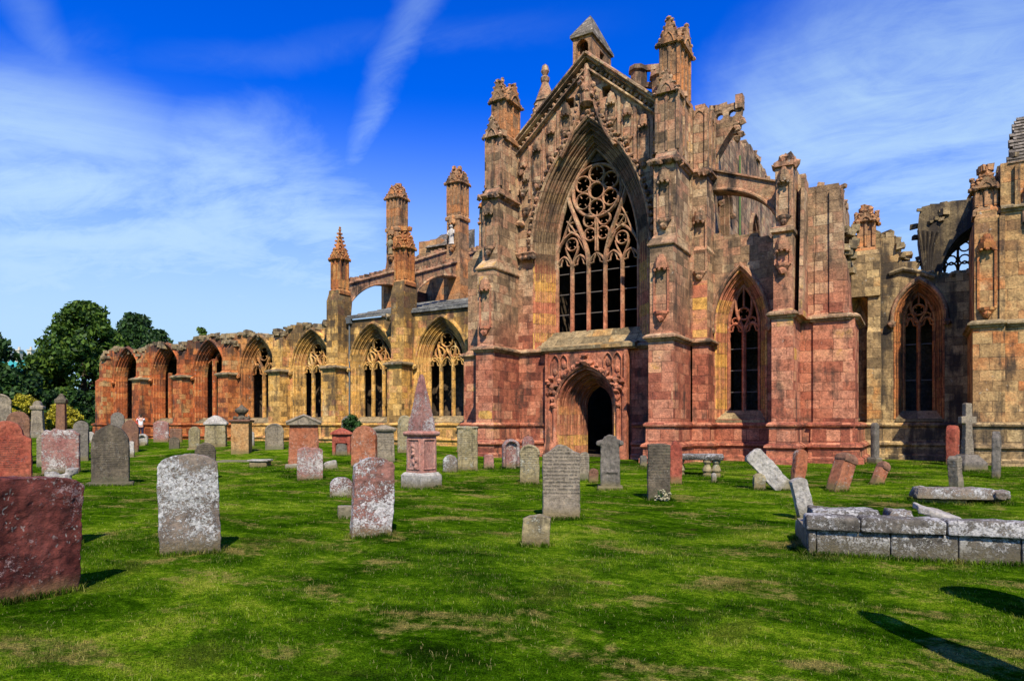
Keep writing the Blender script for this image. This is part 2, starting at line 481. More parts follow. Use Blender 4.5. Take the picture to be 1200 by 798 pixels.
ST = {
    'front': ashlar('red_sandstone_ashlar', RED, BRN, 'z', (4.0, 8.5), soot=.46, regional=.58, lichen=.08, sootcol=(.045, .03, .022)),
    'tower': ashlar('buttress_sandstone', RED, BRN, 'z', (3.5, 7.0), soot=.42, regional=.55, lichen=.08, row=.36, wid=.7),
    'upper': ashlar('weathered_brown_sandstone', BRN, soot=.54, lichen=.16),
    'trim': ashlar('carved_sandstone', BRN, row=.5, wid=.8, soot=.62, lichen=.25, bricks=False),
    'redtrim': ashlar('carved_red_sandstone', RED, BRN, 'z', (5, 9), soot=.45, lichen=.15, bricks=False),
    'jamb': ashlar('banded_ochre_jamb', YEL, [(p, (c[0] * .62, c[1] * .6, c[2] * .58)) for p, c in BRN], 'z', (8.0, 9.6), row=.44, wid=40, soot=.3, lichen=.05, regional=.2),
    'doorjamb': ashlar('door_mouldings', YEL, RED, 'z', (1.2, 2.9), row=.4, wid=40, soot=.45, lichen=.05, regional=.3),
    'sill': ashlar('pale_mossy_sill', GRY, row=.45, wid=.9, soot=.2, lichen=.35, lichcol=(.36, .33, .2)),
    'nave': ashlar('ochre_and_orange_nave_stone', ORG, OCH, 'x', (-39.0, -34.5), soot=.42, toplevel=(5.6, 7.4), lichen=.12, row=.34, wid=.6),
    'navetrim': ashlar('nave_window_stone', ORG, OCH, 'x', (-39.0, -34.5), soot=.4, toplevel=(5.8, 7.6), lichen=.3, row=.4, wid=40, regional=.5),
    'pin': ashlar('pinnacle_stone', [(0, (.12, .08, .05)), (.4, (.26, .16, .1)), (.7, (.36, .16, .07)), (1, (.36, .28, .18))], row=.45, wid=1.2, soot=.45, lichen=.25, lichcol=(.36, .31, .15)),
    'redpin': ashlar('orange_lichen_pinnacle_stone', [(0, (.10, .05, .03)), (.35, (.26, .10, .045)), (.65, (.36, .16, .06)), (1, (.27, .22, .11))], row=.45, wid=1.2, soot=.4, lichen=.3, lichcol=(.4, .25, .06)),
    'rubble': ashlar('lichened_rubble_core', GRY, soot=.5, lichen=.35, bricks=False, lichcol=(.42, .39, .33)),
    'east': ashlar('grey_presbytery_stone', [(0, (.05, .04, .028)), (.25, (.14, .105, .065)), (.5, (.25, .185, .11)), (.7, (.34, .26, .15)), (.85, (.33, .19, .08)), (1, (.28, .11, .05))], soot=.58, lichen=.2, row=.36, wid=.62),
    'chapel': ashlar('chapel_sandstone', RED, BRN, 'z', (5.2, 8.0), soot=.4, regional=.58, lichen=.08, row=.36, wid=.66),
    'eastend': ashlar('brown_east_end_stone', [(0, (.14, .08, .05)), (.3, (.26, .16, .08)), (.55, (.36, .25, .13)), (.8, (.34, .13, .05)), (1, (.42, .33, .2))], soot=.52, lichen=.15, row=.4, wid=.75),
    'inner': ashlar('darkened_interior_stone', [(0, (.03, .024, .02)), (1, (.12, .09, .07))], soot=.5, lichen=.05),  # stone toned down, the shade of the interior put into its colour
    'ruin': ashlar('blackened_ruin_core', [(p, tuple(k * .8 for k in c)) for p, c in GRY], soot=.85, lichen=.22, bricks=False, lichcol=(.3, .27, .2)),
    'slab': ashlar('grey_roof_flags', [(0, (.05, .055, .065)), (.5, (.11, .12, .14)), (1, (.2, .21, .23))], row=.5, wid=.7, soot=.2, lichen=.2, lichcol=(.3, .3, .28)),
    'slate': ashlar('stone_slates', [(0, (.05, .045, .04)), (.5, (.12, .11, .1)), (.8, (.22, .2, .19)), (1, (.4, .37, .35))], row=.17, wid=.24, soot=.3, lichen=.25, lichcol=(.45, .43, .4), mortar=(.02, .02, .02)),
}
# ================================================================== THE RUINED ABBEY
ROOT = empty('ruined_abbey', (-12, 27, 0))
tag(ROOT, 'ruined gothic abbey church of red and ochre sandstone beyond the graveyard', 'abbey')
RINV = Matrix.Translation(-Vector(ROOT.location))

def AB(m, name, mat, parent=None):
    o = m.build(name, ST[mat] if isinstance(mat, str) else mat, parent or ROOT)
    if parent is None: o.matrix_parent_inverse = RINV
    return o

def prism(m, fr, prof, x0, x1):
    """section [(z, d)] extruded along the wall"""
    n = len(prof)
    m.add([fr(x0, z, d) for z, d in prof] + [fr(x1, z, d) for z, d in prof],
          [tuple((i, (i + 1) % n, n + (i + 1) % n, n + i)) for i in range(n)] + [tuple(range(n)), tuple(range(2 * n - 1, n - 1, -1))])

def reveal_prof(inset, depth, n):
    p = [(-.05, .02), (-.05, -.022), (.0, -.022)]
    for k in range(n):
        i0, d0 = inset * k / n, depth * k / n
        s = inset / n; e = depth / n
        p += [(i0 + .2 * s, d0 - .12 * e + .01), (i0 + .34 * s, d0 + .04 * e), (i0 + .37 * s, d0 + .72 * e), (i0 + .55 * s, d0 + .84 * e),
              (i0 + .6 * s, d0 + .66 * e), (i0 + .78 * s, d0 + .6 * e), (i0 + .84 * s, d0 + .95 * e), (i0 + .97 * s, d0 + 1.02 * e)]
    p += [(inset, depth), (inset, depth + .25), (0.0, depth + .25)]
    return p

def light_head(m, fr, xa, xb, z, w, d, d0, cusp=True, k=1.05):
    c = (xa + xb) / 2; h = (xb - xa) / 2
    rr = h * 1.55
    a = arch(c, h, z - .05, z, rr, 7)
    bar(m, fr, a, w * .8, d * .8, d0 + .02)
    if cusp:
        ap = max(q[1] for q in a)
        for sgn in (-1, 1):
            x0 = c + sgn * h
            bar(m, fr, [(x0 - sgn * h * .12, z + .25 * h), (c + sgn * h * .42, z + .42 * h), (c + sgn * h * .38, z + .75 * h), (c + sgn * h * .1, ap - .12 * h)], w * .5, d * .5, d0 + .06)
    return max(q[1] for q in a)

def foil(m, fr, cx, cz, r, w, d, d0, n=4, rot=PI / 4):
    bar(m, fr, circ(cx, cz, r, 18), w, d, d0, True)
    for k in range(n):
        a = rot + 2 * PI * k / n
        b0 = (cx + r * .95 * math.cos(a), cz + r * .95 * math.sin(a)); b1 = (cx + r * .45 * math.cos(a), cz + r * .45 * math.sin(a))
        bar(m, fr, [b0, b1], w * .55, d * .5, d0 + .06)

def tracery(fr, cx, half, sill, zs, Rr, n, d0, style, w=.14, d=.22):
    m = M()
    rise = math.sqrt(Rr * Rr - (Rr - half) ** 2); ap = zs + rise
    bar(m, fr, arch(cx, half - .05, sill, zs, Rr - .05, 14), w, d, d0)
    lw = 2 * half / n
    xs = [cx - half + lw * i for i in range(n + 1)]
    zl = zs - .25 if style != 'south' else zs - .62
    for x in xs[1:-1]: bar(m, fr, [(x, sill - .3), (x, (sill + zl) / 2), (x, zl + .05)], w * 1.15, d * 1.25, d0 - .03)
    tops = [light_head(m, fr, xs[i] + .02, xs[i + 1] - .02, zl, w, d, d0) for i in range(n)]
    zt = tops[0]
    if style == 'south':
        R1 = 1.13; cz = zs + 2.62
        bar(m, fr, circ(cx, cz, R1, 32), w * 1.05, d, d0, True)
        bar(m, fr, circ(cx, cz, .36, 16), w * .8, d * .9, d0 + .02, True)
        for k in range(6):
            a = PI / 6 + k * PI / 3
            foil(m, fr, cx + .735 * math.cos(a), cz + .735 * math.sin(a), .35, w * .6, d * .7, d0 + .03, 4, a)
        for sg in (-1, 1):
            # main branches sweep from the inner mullions out to the arch
            bar(m, fr, bez((cx + sg * lw * .5, zl), (cx + sg * lw * .5, zl + 1.1), (cx + sg * 1.0, zs + 1.3), (cx + sg * 1.36, zs + 2.5)), w * 1.35, d * 1.25, d0 - .03)
            c2 = cx + sg * lw * 1.5
            bar(m, fr, arch(c2, lw, zl, zl + .35, 1.35, 8), w * .95, d, d0)
            foil(m, fr, c2, zl + 1.05, .27, w * .6, d * .7, d0 + .03)
            bar(m, fr, bez((c2, zl), (c2, zl + .4), (c2 - .28, zl + .6), (c2 - .3, zl + .95), 6), w * .6, d * .8, d0 + .02)
            bar(m, fr, bez((c2, zl), (c2, zl + .4), (c2 + .28, zl + .6), (c2 + .3, zl + .95), 6), w * .6, d * .8, d0 + .02)
            foil(m, fr, c2 - sg * .08, zl + 1.78, .25, w * .55, d * .7, d0 + .03)
            bar(m, fr, bez((c2 + sg * .7, zl + .9), (c2 + sg * .35, zl + 1.3), (c2 + sg * .3, zl + 1.9), (c2 - sg * .1, zl + 2.45), 8), w * .6, d * .8, d0 + .02)
            bar(m, fr, bez((c2 - sg * .62, zl + .7), (c2 - sg * .3, zl + 1.3), (c2 - sg * .2, zl + 1.6), (c2 + sg * .25, zl + 2.1), 8), w * .5, d * .7, d0 + .02)
            foil(m, fr, cx + sg * .31, zl + 1.38, .27, w * .6, d * .7, d0 + .03)
            foil(m, fr, cx + sg * .34, zl + 2.0, .28, w * .6, d * .7, d0 + .03)
            bar(m, fr, bez((cx + sg * .05, zl + .62), (cx + sg * .02, zl + 1.2), (cx + sg * .1, zl + 1.6), (cx + sg * .0, zl + 2.15), 6), w * .55, d * .7, d0 + .02)
    elif n == 2:
        foil(m, fr, cx, zt + half * .55, half * .36, w * .65, d * .75, d0 + .02)
        for sg in (-1, 1):
            bar(m, fr, bez((cx, zl), (cx, zl + half * .8), (cx + sg * half * .75, zt + half * .25), (cx + sg * half * .38, ap - half * .42), 8), w * .8, d * .9, d0)
            foil(m, fr, cx + sg * half * .5, zt + half * .12, half * .2, w * .5, d * .7, d0 + .03)
        bar(m, fr, [(cx, zt + half * .9), (cx, ap - .05)], w * .6, d * .8, d0)
    else:
        foil(m, fr, cx, zt + half * .78, half * .32, w * .65, d * .75, d0 + .02)
        for sg in (-1, 1):
            x1 = cx + sg * lw * .5
            bar(m, fr, bez((x1, zl), (x1, zl + half * .6), (cx - sg * half * .05, zt + half * .15), (cx, zt + half * .5), 8), w * .85, d * .9, d0)
            bar(m, fr, bez((x1, zl), (x1, zl + half * .7), (cx + sg * half * .6, zt + half * .5), (cx + sg * half * .42, ap - half * .62), 8), w * .8, d * .9, d0)
            foil(m, fr, cx + sg * half * .4, zt + half * .22, half * .25, w * .6, d * .75, d0 + .02)
            foil(m, fr, cx + sg * half * .66, zt - half * .02, half * .13, w * .5, d * .7, d0 + .03)
        bar(m, fr, [(cx, zt + half * 1.05), (cx, ap - .05)], w * .6, d * .8, d0)
    return m

def window(fr, cx, half, sill, spring, apex, inset, depth, orders, lights, jamb, style='flow', drop=.3, trac=True, hood=True, bars=0, tmat='redtrim', hmat=None, only_mullions=None):
    Rr = radius(half, apex - spring)
    m = M()
    archmould(m, fr, cx, half, sill - drop, spring, Rr, reveal_prof(inset, depth, orders))
    w = AB(m, 'window', jamb)
    if hood:
        h = M()
        archmould(h, fr, cx, half, spring - .02, spring, Rr, [(-.05, .02), (-.05, -.1), (-.1, -.15), (-.17, -.13), (-.24, .02)], close=True)
        for sg in (-1, 1): h.blob(fr(cx + sg * (half + .14), spring - .14, -.12), .17)
        AB(h, 'hood_mould', hmat or jamb, w)
    s = M()
    prism(s, fr, [(sill, depth + .3), (sill, depth - .02), (sill - drop, .004), (sill - drop, -.09), (sill - drop - .1, -.09), (sill - drop - .12, .05), (sill - drop - .12, depth + .3)], cx - half + .02, cx + half - .02)
    AB(s, 'sill', 'sill', w)
    hi, Ri = half - inset, Rr - inset
    if trac:
        t = tracery(fr, cx, hi, sill, spring, Ri, lights, depth - .04, style)
        AB(t, 'tracery', tmat, w)
    elif only_mullions:
        t = M()
        for x, z1 in only_mullions: bar(t, fr, [(cx + x, sill - .2), (cx + x, z1)], .2, .3, depth - .1)
        AB(t, 'mullion', tmat, w)
    if bars:
        b = M()
        for k in range(bars):
            z = sill + (spring - .7 - sill) * (k + .85) / bars
            x0 = cx - hi
            prism(b, fr, [(z - .018, depth + .16), (z - .018, depth + .13), (z + .018, depth + .13), (z + .018, depth + .16)], x0, cx + hi)
        AB(b, 'saddle_bar', MAT_IRON, w)
    return w

MAT_IRON = plain('rusty_iron_bars', (.12, .10, .08), .7)
MAT_LEAD = plain('grey_lead_pipe', (.10, .11, .11), .6)
MAT_GREEN = plain('green_stained_pipe', (.09, .15, .045), .8)

def niche(fr, cx, z0, z1, w, parent, mat='trim', depth=.16):
    """image niche: corbel, side shafts and a carved canopy"""
    m = M()
    for sg in (-1, 1):
        prism(m, fr, [(z0, .03), (z0, -.06), (z1, -.06), (z1, .03)], cx + sg * w / 2 - .035, cx + sg * w / 2 + .035)
    # canopy, three stepped polygons with pendants
    p = fr(cx, z1, -.02)
    m.ngon_stack(p[0], p[1], [(z1 - .12, w * .30), (z1 - .1, w * .52), (z1 + .1, w * .56), (z1 + .12, w * .42), (z1 + .3, w * .4), (z1 + .32, w * .24), (z1 + .42, w * .2)], 8, PI / 8)
    for k in range(5):
        a = PI + PI * k / 4
        q = (p[0] + w * .5 * math.cos(a), p[1] + w * .5 * math.sin(a), z1 - .16)
        m.blob(q, .06)
    p = fr(cx, z0, -.02)
    m.ngon_stack(p[0], p[1], [(z0 - .34, w * .12), (z0 - .2, w * .3), (z0 - .06, w * .5), (z0 + .03, w * .52), (z0 + .05, w * .2)], 8, PI / 8)
    m.blob((p[0], p[1] - .1, z0 - .2), w * .3)
    return AB(m, 'niche', mat, parent)

def panels(m, x0, x1, y0, y1, z0, z1, nx, ny, r=.05, proj=.07):
    """vertical ribs that panel the faces of a shaft, with small pointed heads"""
    for i in range(nx + 1):
        x = x0 + (x1 - x0) * i / nx
        m.box(x - r, x + r, y0 - proj, y0 + .02, z0, z1)
    for i in range(ny + 1):
        y = y0 + (y1 - y0) * i / ny
        m.box(x1 - .02, x1 + proj, y - r, y + r, z0, z1)
        m.box(x0 - proj, x0 + .02, y - r, y + r, z0, z1)
    for i in range(nx):
        a, b = x0 + (x1 - x0) * i / nx, x0 + (x1 - x0) * (i + 1) / nx
        bar(m, Fr((0, y0)), [(a + r, z1 - .3), ((a * 3 + b) / 4, z1 - .12), ((a + b) / 2, z1 - .02), ((a + 3 * b) / 4, z1 - .12), (b - r, z1 - .3)], .05, .08, -.06)
    for i in range(ny):
        a, b = y0 + (y1 - y0) * i / ny, y0 + (y1 - y0) * (i + 1) / ny
        bar(m, Fr((x1, 0), PI / 2), [(a + r, z1 - .3), ((a * 3 + b) / 4, z1 - .12), ((a + b) / 2, z1 - .02), ((a + 3 * b) / 4, z1 - .12), (b - r, z1 - .3)], .05, .08, -.06)

def gablet(m, fr, cx, w, z0, h, proj=.16, th=.2):
    prism_pts = [(cx - w / 2, z0), (cx + w / 2, z0), (cx + w * .08, z0 + h), (cx - w * .08, z0 + h)]
    m.add([fr(x, z, -proj) for x, z in prism_pts] + [fr(x, z, th) for x, z in prism_pts],
          [(0, 1, 2, 3), (7, 6, 5, 4), (0, 1, 5, 4), (1, 2, 6, 5), (2, 3, 7, 6), (3, 0, 4, 7)])
    bar(m, fr, [(cx - w * .3, z0 - .02), (cx - w * .18, z0 + h * .28), (cx, z0 + h * .45), (cx + w * .18, z0 + h * .28), (cx + w * .3, z0 - .02)], .05, .08, -proj - .05)
    for sg in (-1, 1):
        for k in range(4):
            f = .1 + .28 * k
            m.blob(fr(cx + sg * w / 2 * (1 - f * .85) + sg * .03, z0 + h * f + .03, -proj + .05), .07 + .015 * random.random(), .35)
        m.blob(fr(cx + sg * w * .54, z0 - .02, -proj), .095, .35)
    m.blob(fr(cx, z0 + h + .05, -proj + .05), .1, .35)

def spirelet(m, cx, cy, z0, r, h, cut=1.0, cr=.09, n=4, rot=PI / 4):
    rr = [(z0, r)]
    steps = 6
    for k in range(1, steps + 1):
        f = cut * k / steps
        rr.append((z0 + h * f, max(.05, r * (1 - f * .93))))
    m.ngon_stack(cx, cy, rr, n, rot)
    for k in range(n):
        a = rot + 2 * PI * k / n
        c = 7 if h > 1 else 5
        for i in range(c):
            f = (i + .35) / c
            if f > cut: break
            q = r * (1 - f * .93) + cr * .5
            m.blob((cx + q * math.cos(a), cy + q * math.sin(a), z0 + h * f), cr * (1.15 - .4 * f) * random.uniform(.8, 1.2), .38)
    top = z0 + h * cut
    if cut >= 1: m.blob((cx, cy, top + .06), .11, .3); m.blob((cx, cy, top + .2), .07, .3)
    else:
        for k in range(7): m.rock((cx + random.uniform(-r, r) * .5, cy + random.uniform(-r, r) * .5, top + random.uniform(-.05, .14)), (.2, .18, .22))

def pinnacle(cx, cy, w, dp, z0, z1, gh, sh, cut=1.0, mat='pin', nx=2, ny=2, twin=False):
    """panelled shaft, gablets on every face and a crocketed spirelet"""
    m = M()
    x0, x1, y0, y1 = cx - w / 2, cx + w / 2, cy - dp / 2, cy + dp / 2
    m.stack([(z0 - .1, x0 - .12, x1 + .12, y0 - .12, y1 + .12), (z0 + .08, x0 - .12, x1 + .12, y0 - .12, y1 + .12), (z0 + .25, x0, x1, y0, y1), (z1, x0, x1, y0, y1)])
    panels(m, x0, x1, y0, y1, z0 + .22, z1, nx, ny)
    o = AB(m, 'pinnacle', mat)
    c = M()
    c.stack([(z1 - .02, x0 - .1, x1 + .1, y0 - .1, y1 + .1), (z1 + .1, x0 - .14, x1 + .14, y0 - .14, y1 + .14), (z1 + .16, x0, x1, y0, y1)])
    gablet(c, Fr((0, y0)), cx, w * 1.08, z1 + .02, gh)
    gablet(c, Fr((x1, 0), PI / 2), cy, dp * 1.02, z1 + .02, gh)
    gablet(c, Fr((x0, 0), -PI / 2), -cy, dp * 1.02, z1 + .02, gh)
    for sx in (x0, x1):
        for sy in (y0, y1): c.blob((sx, sy, z1 + .06), .13, .4)
    if twin:
        for sy in (-1, 1): spirelet(c, cx, cy + sy * dp * .27, z1 + .14, w * .5, sh, cut)
    elif sh > 0:
        spirelet(c, cx, cy, z1 + .14, min(w, dp) * .62, sh, cut)
    AB(c, 'crocketed_cap', mat, o)
    return o

def ragged(xs0, xs1, zf, step=.45, amp=.22, rev=False):
    """uneven broken wall top as a 2-D polyline"""
    out = []; x = xs0
    while x < xs1 - .05:
        x2 = min(xs1, x + step * random.uniform(.5, 1.5))
        z = zf((x + x2) / 2) + random.uniform(-amp, amp)
        out += [(x + .01, z), (x2 - .01, z + random.uniform(-.05, .05))]
        x = x2
    return out[::-1] if rev else out

def rubble(name, pts, spread, size=(.2, .5), n=1, mat='rubble', parent=None):
    m = M()
    for p in pts:
        for _ in range(n):
            s = random.uniform(*size)
            m.rock((p[0] + random.uniform(-spread[0], spread[0]), p[1] + random.uniform(-spread[1], spread[1]), p[2] + random.uniform(-.1, .12)),
                   (s, s * random.uniform(.6, 1.0), s * random.uniform(.45, .8)), None, .3)
    return AB(m, name, mat, parent)

STR = lambda z: [(-.02, z + .1), (.04, z + .085), (.17, z - .01), (.17, z - .07), (.1, z - .1), (.06, z - .17), (-.02, z - .2)]
PLINTH = [(-.05, 1.74), (.09, 1.71), (.16, 1.64), (.15, 1.58), (.07, 1.52), (.08, .98), (.22, .9), (.24, .82), (.15, .74), (.16, .46), (.27, .40), (.29, -.4)]

# ---------------------------------------------------------------- south transept front
FX = -11.97
F0 = Fr((0, 26.5))
wm = M()
Rm = radius(2.62, 5.35)
Rd = radius(1.3, 1.6)
outer = [(-16.3, -.5), (-7.55, -.5), (-7.55, 14.0)] + [(-8.5, 14.05)] + [(FX, 17.05)] + [(-15.45, 14.05), (-16.3, 14.0)]
holes = [arch(FX, 2.6, 5.0, 9.16, Rm - .02, 14), arch(FX + .02, 1.2, -.2, 2.4, Rd - .1, 10),
         [(-13.05, 15.2), (-12.65, 15.2), (-12.65, 15.65), (-13.05, 15.65)], [(-11.35, 15.3), (-10.95, 15.3), (-10.95, 15.75), (-11.35, 15.75)]]
slab(wm, F0, outer, holes, 0, 1.1)
FRONT = AB(wm, 'transept_wall', 'front')

SW = window(F0, FX, 2.62, 5.74, 9.16, 14.51, .66, .8, 4, 5, 'jamb', 'south', drop=.82, bars=3, tmat='redtrim', hmat='upper')
# crockets on the hood and the ogee that climbs to the gable top
m = M()
hp = arch(FX, 2.84, 9.2, 9.2, Rm + .22, 22)
for i, (x, z) in enumerate(hp):
    if 1 < i < len(hp) - 2: m.blob(F0(x, z, -.1), .12, .4)
for sg in (-1, 1):
    og = bez((FX + sg * 1.25, 13.15), (FX + sg * .62, 14.0), (FX + sg * .35, 14.9), (FX + sg * .08, 16.2), 12)
    bar(m, F0, og, .17, .24, -.24)
    for x, z in og[1:-1]: m.blob(F0(x + sg * .12, z, -.14), .11, .4)
m.ngon_stack(FX, 26.35, [(15.0, .12), (15.15, .3), (15.5, .32), (15.55, .2), (16.2, .16), (16.8, .1)], 8)
for k in range(6): m.blob((FX + random.uniform(-.25, .25), 26.2, 15.2 + .2 * k), .14, .4)
AB(m, 'ogee_hood', 'trim', FRONT)
# gable coping: two moulded bands with fleurons between
g = M(); sl = (17.15 - 14.05) / 3.4
for sg in (-1, 1):
    for off, w_, d_, d0 in ((.12, .2, .55, -.42), (-.02, .12, .4, -.3), (-.46, .13, .32, -.26)):
        bar(g, F0, [(FX + sg * 3.55, 14.02 + off), (FX + sg * 1.7, 15.64 + off), (FX + sg * .02, 17.1 + off)], w_, d_, d0)
    for k in range(17):
        x = 3.3 - k * .19
        g.blob(F0(FX + sg * x, 17.1 - x * .87 - .24, -.1), .09, .35)
AB(g, 'gable_coping', 'upper', FRONT)
# stepped image niches in the gable
for x in (-3.15, -2.45, -1.75, -1.05, 1.05, 1.75, 2.45, 3.1):
    zt = 17.0 - abs(x) * .87
    hz = 9.2 + math.sqrt(max(0, (Rm + .2) ** 2 - (Rm + .2 - (2.82 - abs(x))) ** 2)) if abs(x) < 2.8 else 11.6
    z1 = zt - 1.05; z0 = max(z1 - 1.5, hz + .45)
    if z1 - z0 > .5: niche(F0, FX + x, z0, z1, .42, FRONT, 'trim')
m = M()
for x in (-2.8, -2.1, -1.4, 1.4, 2.1, 2.8):
    zt = 17.0 - abs(x) * .87 - .6
    hz = 9.2 + math.sqrt((Rm + .2) ** 2 - (Rm + .2 - (2.8 - abs(x))) ** 2) if abs(x) < 2.75 else 11.4
    m = M(); m.box(FX + x - .06, FX + x + .06, 26.4, 26.52, hz + .2, zt); AB(m, 'gable_shaft', 'redtrim', FRONT)
for x0_, z_ in ((-15.2, 10.6), (-15.2, 12.9), (-8.9, 12.9)):
    m = M(); m.blob((x0_, 26.4, z_), .2, .4); AB(m, 'carved_corbel', 'redtrim', FRONT)
for x in (-14.95, -8.95): niche(F0, x, 11.2, 12.6, .4, FRONT, 'trim')
m = M(); m.stack([(9.02, -15.3, -14.55, 26.3, 26.6), (9.2, -15.4, -14.5, 26.2, 26.6), (9.32, -15.3, -14.6, 26.45, 26.6)])
for k in range(4): m.blob((-15.1 + .2 * k, 26.28, 9.0), .13, .4)
AB(m, 'impost_band', 'trim', FRONT)

# bellcote on the apex
b = M()
bx0, bx1, by0, by1 = -12.72, -11.86, 26.55, 28.7
b.stack([(16.3, bx0 - .1, bx1 + .1, by0 - .06, by1), (16.95, bx0 - .1, bx1 + .1, by0 - .06, by1), (17.05, bx0, bx1, by0, by1)])
slab(b, Fr((0, by0)), [(bx0, 16.9), (bx1, 16.9), (bx1, 18.2), (bx0, 18.2)], [arch((bx0 + bx1) / 2, .29, 17.0, 17.7, .36, 6)], 0, .24)
slab(b, Fr((0, by1 - .24)), [(bx0, 16.9), (bx1, 16.9), (bx1, 18.2), (bx0, 18.2)], [arch((bx0 + bx1) / 2, .29, 17.0, 17.7, .36, 6)], 0, .24)
slab(b, Fr((bx1 - .004, 0), PI / 2), [(by0 + .24, 16.9), (by1 - .24, 16.9), (by1 - .24, 18.2), (by0 + .24, 18.2)], [[(27.45, 17.25), (27.95, 17.25), (27.95, 17.9), (27.45, 17.9)]], 0, .2)
slab(b, Fr((bx0 + .204, 0), PI / 2), [(by0 + .24, 16.9), (by1 - .24, 16.9), (by1 - .24, 18.2), (by0 + .24, 18.2)], [], 0, .2)
BC = AB(b, 'bellcote', 'pin')
b = M()
rv = [(bx0 - .1, by0 - .1, 18.16), (bx1 + .1, by0 - .1, 18.16), (bx1 + .1, by1 + .1, 18.16), (bx0 - .1, by1 + .1, 18.16),
      (bx0 - .1, by0 - .1, 18.28), (bx1 + .1, by0 - .1, 18.28), (bx1 + .1, by1 + .1, 18.28), (bx0 - .1, by1 + .1, 18.28), (-12.29, 27.4, 19.5), (-12.29, 27.8, 19.5)]
b.add(rv, [(3, 2, 1, 0), (0, 1, 5, 4), (1, 2, 6, 5), (2, 3, 7, 6), (3, 0, 4, 7), (4, 5, 8), (5, 6, 9, 8), (6, 7, 9), (7, 4, 8, 9)])
AB(b, 'roof', 'slate', BC)

# stone turret cap west of the gable, parapet bits behind the slopes
m = M()
m.ngon_stack(-15.0, 28.3, [(13.2, .95), (14.6, .95), (14.7, 1.02), (14.85, .98), (16.6, .5), (16.65, .56), (16.8, .46), (17.6, .16), (17.7, .2), (17.85, .22), (17.95, .1), (18.15, .2), (18.4, .14), (18.5, .02)], 8, PI / 8)
for k in range(8):
    a = PI / 8 + k * PI / 4
    for i in range(6): 
        f = i / 6; q = .98 * (1 - f) + .42 * f
        m.blob((-15.0 + q * math.cos(a), 28.3 + q * math.sin(a), 14.95 + 1.75 * f), .09, .3)
AB(m, 'stair_turret', 'tower')
m = M()
for (x, y, z0, z1, r) in ((-13.55, 27.9, 15.4, 16.75, .42), (-10.2, 27.6, 15.2, 16.75, .3), (-9.2, 27.5, 15.0, 16.2, .34)):
    m.ngon_stack(x, y, [(z0, r), (z1 - .25, r), (z1 - .2, r + .1), (z1, r + .06)], 8)
fp = Fr((0, 27.6))
slab(m, fp, [(-10.0, 15.9), (-9.15, 15.6), (-9.15, 16.65), (-10.0, 16.8)], [[(-9.85, 16.05), (-9.62, 16.0), (-9.62, 16.5), (-9.85, 16.55)], [(-9.5, 16.0), (-9.28, 15.95), (-9.28, 16.45), (-9.5, 16.5)]], 0, .2)
for k in range(9):
    x = -11.3 + k * .34
    m.rock((x, 27.5 + random.uniform(-.2, .2), 17.05 - (x - FX) * .87 + random.uniform(-.1, .25)), (.42, .4, .45))
for k in range(4): m.rock((-13.0 - k * .25, 27.6, 16.4 - k * .2), (.4, .4, .5))
AB(m, 'parapet', 'upper')

# ---------------------------------------------------------------- the two great buttresses
def great_buttress(x0, x1):
    m = M()
    yb = 26.48
    m.stack([(-.5, x0, x1, 24.3, yb), (4.9, x0, x1, 24.3, yb), (5.02, x0 + .03, x1 - .03, 24.38, yb), (8.2, x0 + .03, x1 - .03, 24.38, yb),
             (8.24, x0 - .05, x1 + .03, 24.3, yb), (8.3, x0 - .05, x1 + .03, 24.3, yb), (8.7, x0 + .06, x1 - .03, 24.72, yb), (11.45, x0 + .06, x1 - .03, 24.72, yb)])
    o = AB(m, 'buttress', 'tower')
    n1 = niche(Fr((0, 24.38)), (x0 + x1) / 2, 5.75, 7.45, .52, o, 'redtrim')
    n2 = niche(Fr((0, 24.72)), (x0 + x1) / 2, 9.2, 10.75, .48, o, 'trim')
    # upper string with carved lumps
    s = M()
    s.strip([(x0 + .06, 26.4), (x0 + .06, 24.72), (x1 - .03, 24.72), (x1 - .03, 26.4)], STR(11.5))
    for k in range(9): s.blob((random.choice([x0, x1, x0 + .3, x1 - .25]) + random.uniform(-.05, .05), 24.6 + random.choice([0, 0, .5, 1.2]), 11.4), .14, .4)
    AB(s, 'carved_string', 'trim', o)
    p = M()
    a, b_ = x0 + .09, x1 - .06
    p.stack([(11.5, a - .02, b_ + .02, 24.74, yb), (11.95, a, b_, 25.0, yb), (14.1, a, b_, 25.0, yb), (14.3, a + .05, b_ - .05, 25.2, yb)])
    panels(p, a, b_, 25.0, yb, 11.9, 14.1, 2, 2, .045, .07)
    gablet(p, Fr((0, 25.0)), (a + b_) / 2, .8, 14.05, .75)
    for k in range(6): p.rock((random.uniform(a, b_), random.uniform(25.1, 26.3), 14.2), (.3, .3, .25))
    AB(p, 'panelled_stage', 'tower', o)
    return o
great_buttress(-16.22, -15.36)
great_buttress(-8.56, -7.62)
pinnacle(-15.72, 25.95, .62, 1.15, 14.1, 15.75, .78, .75, 1.0, 'pin', 2, 2, True)
pinnacle(-8.05, 25.95, .66, 1.4, 14.1, 16.0, .85, .75, 1.0, 'pin', 2, 3, True)
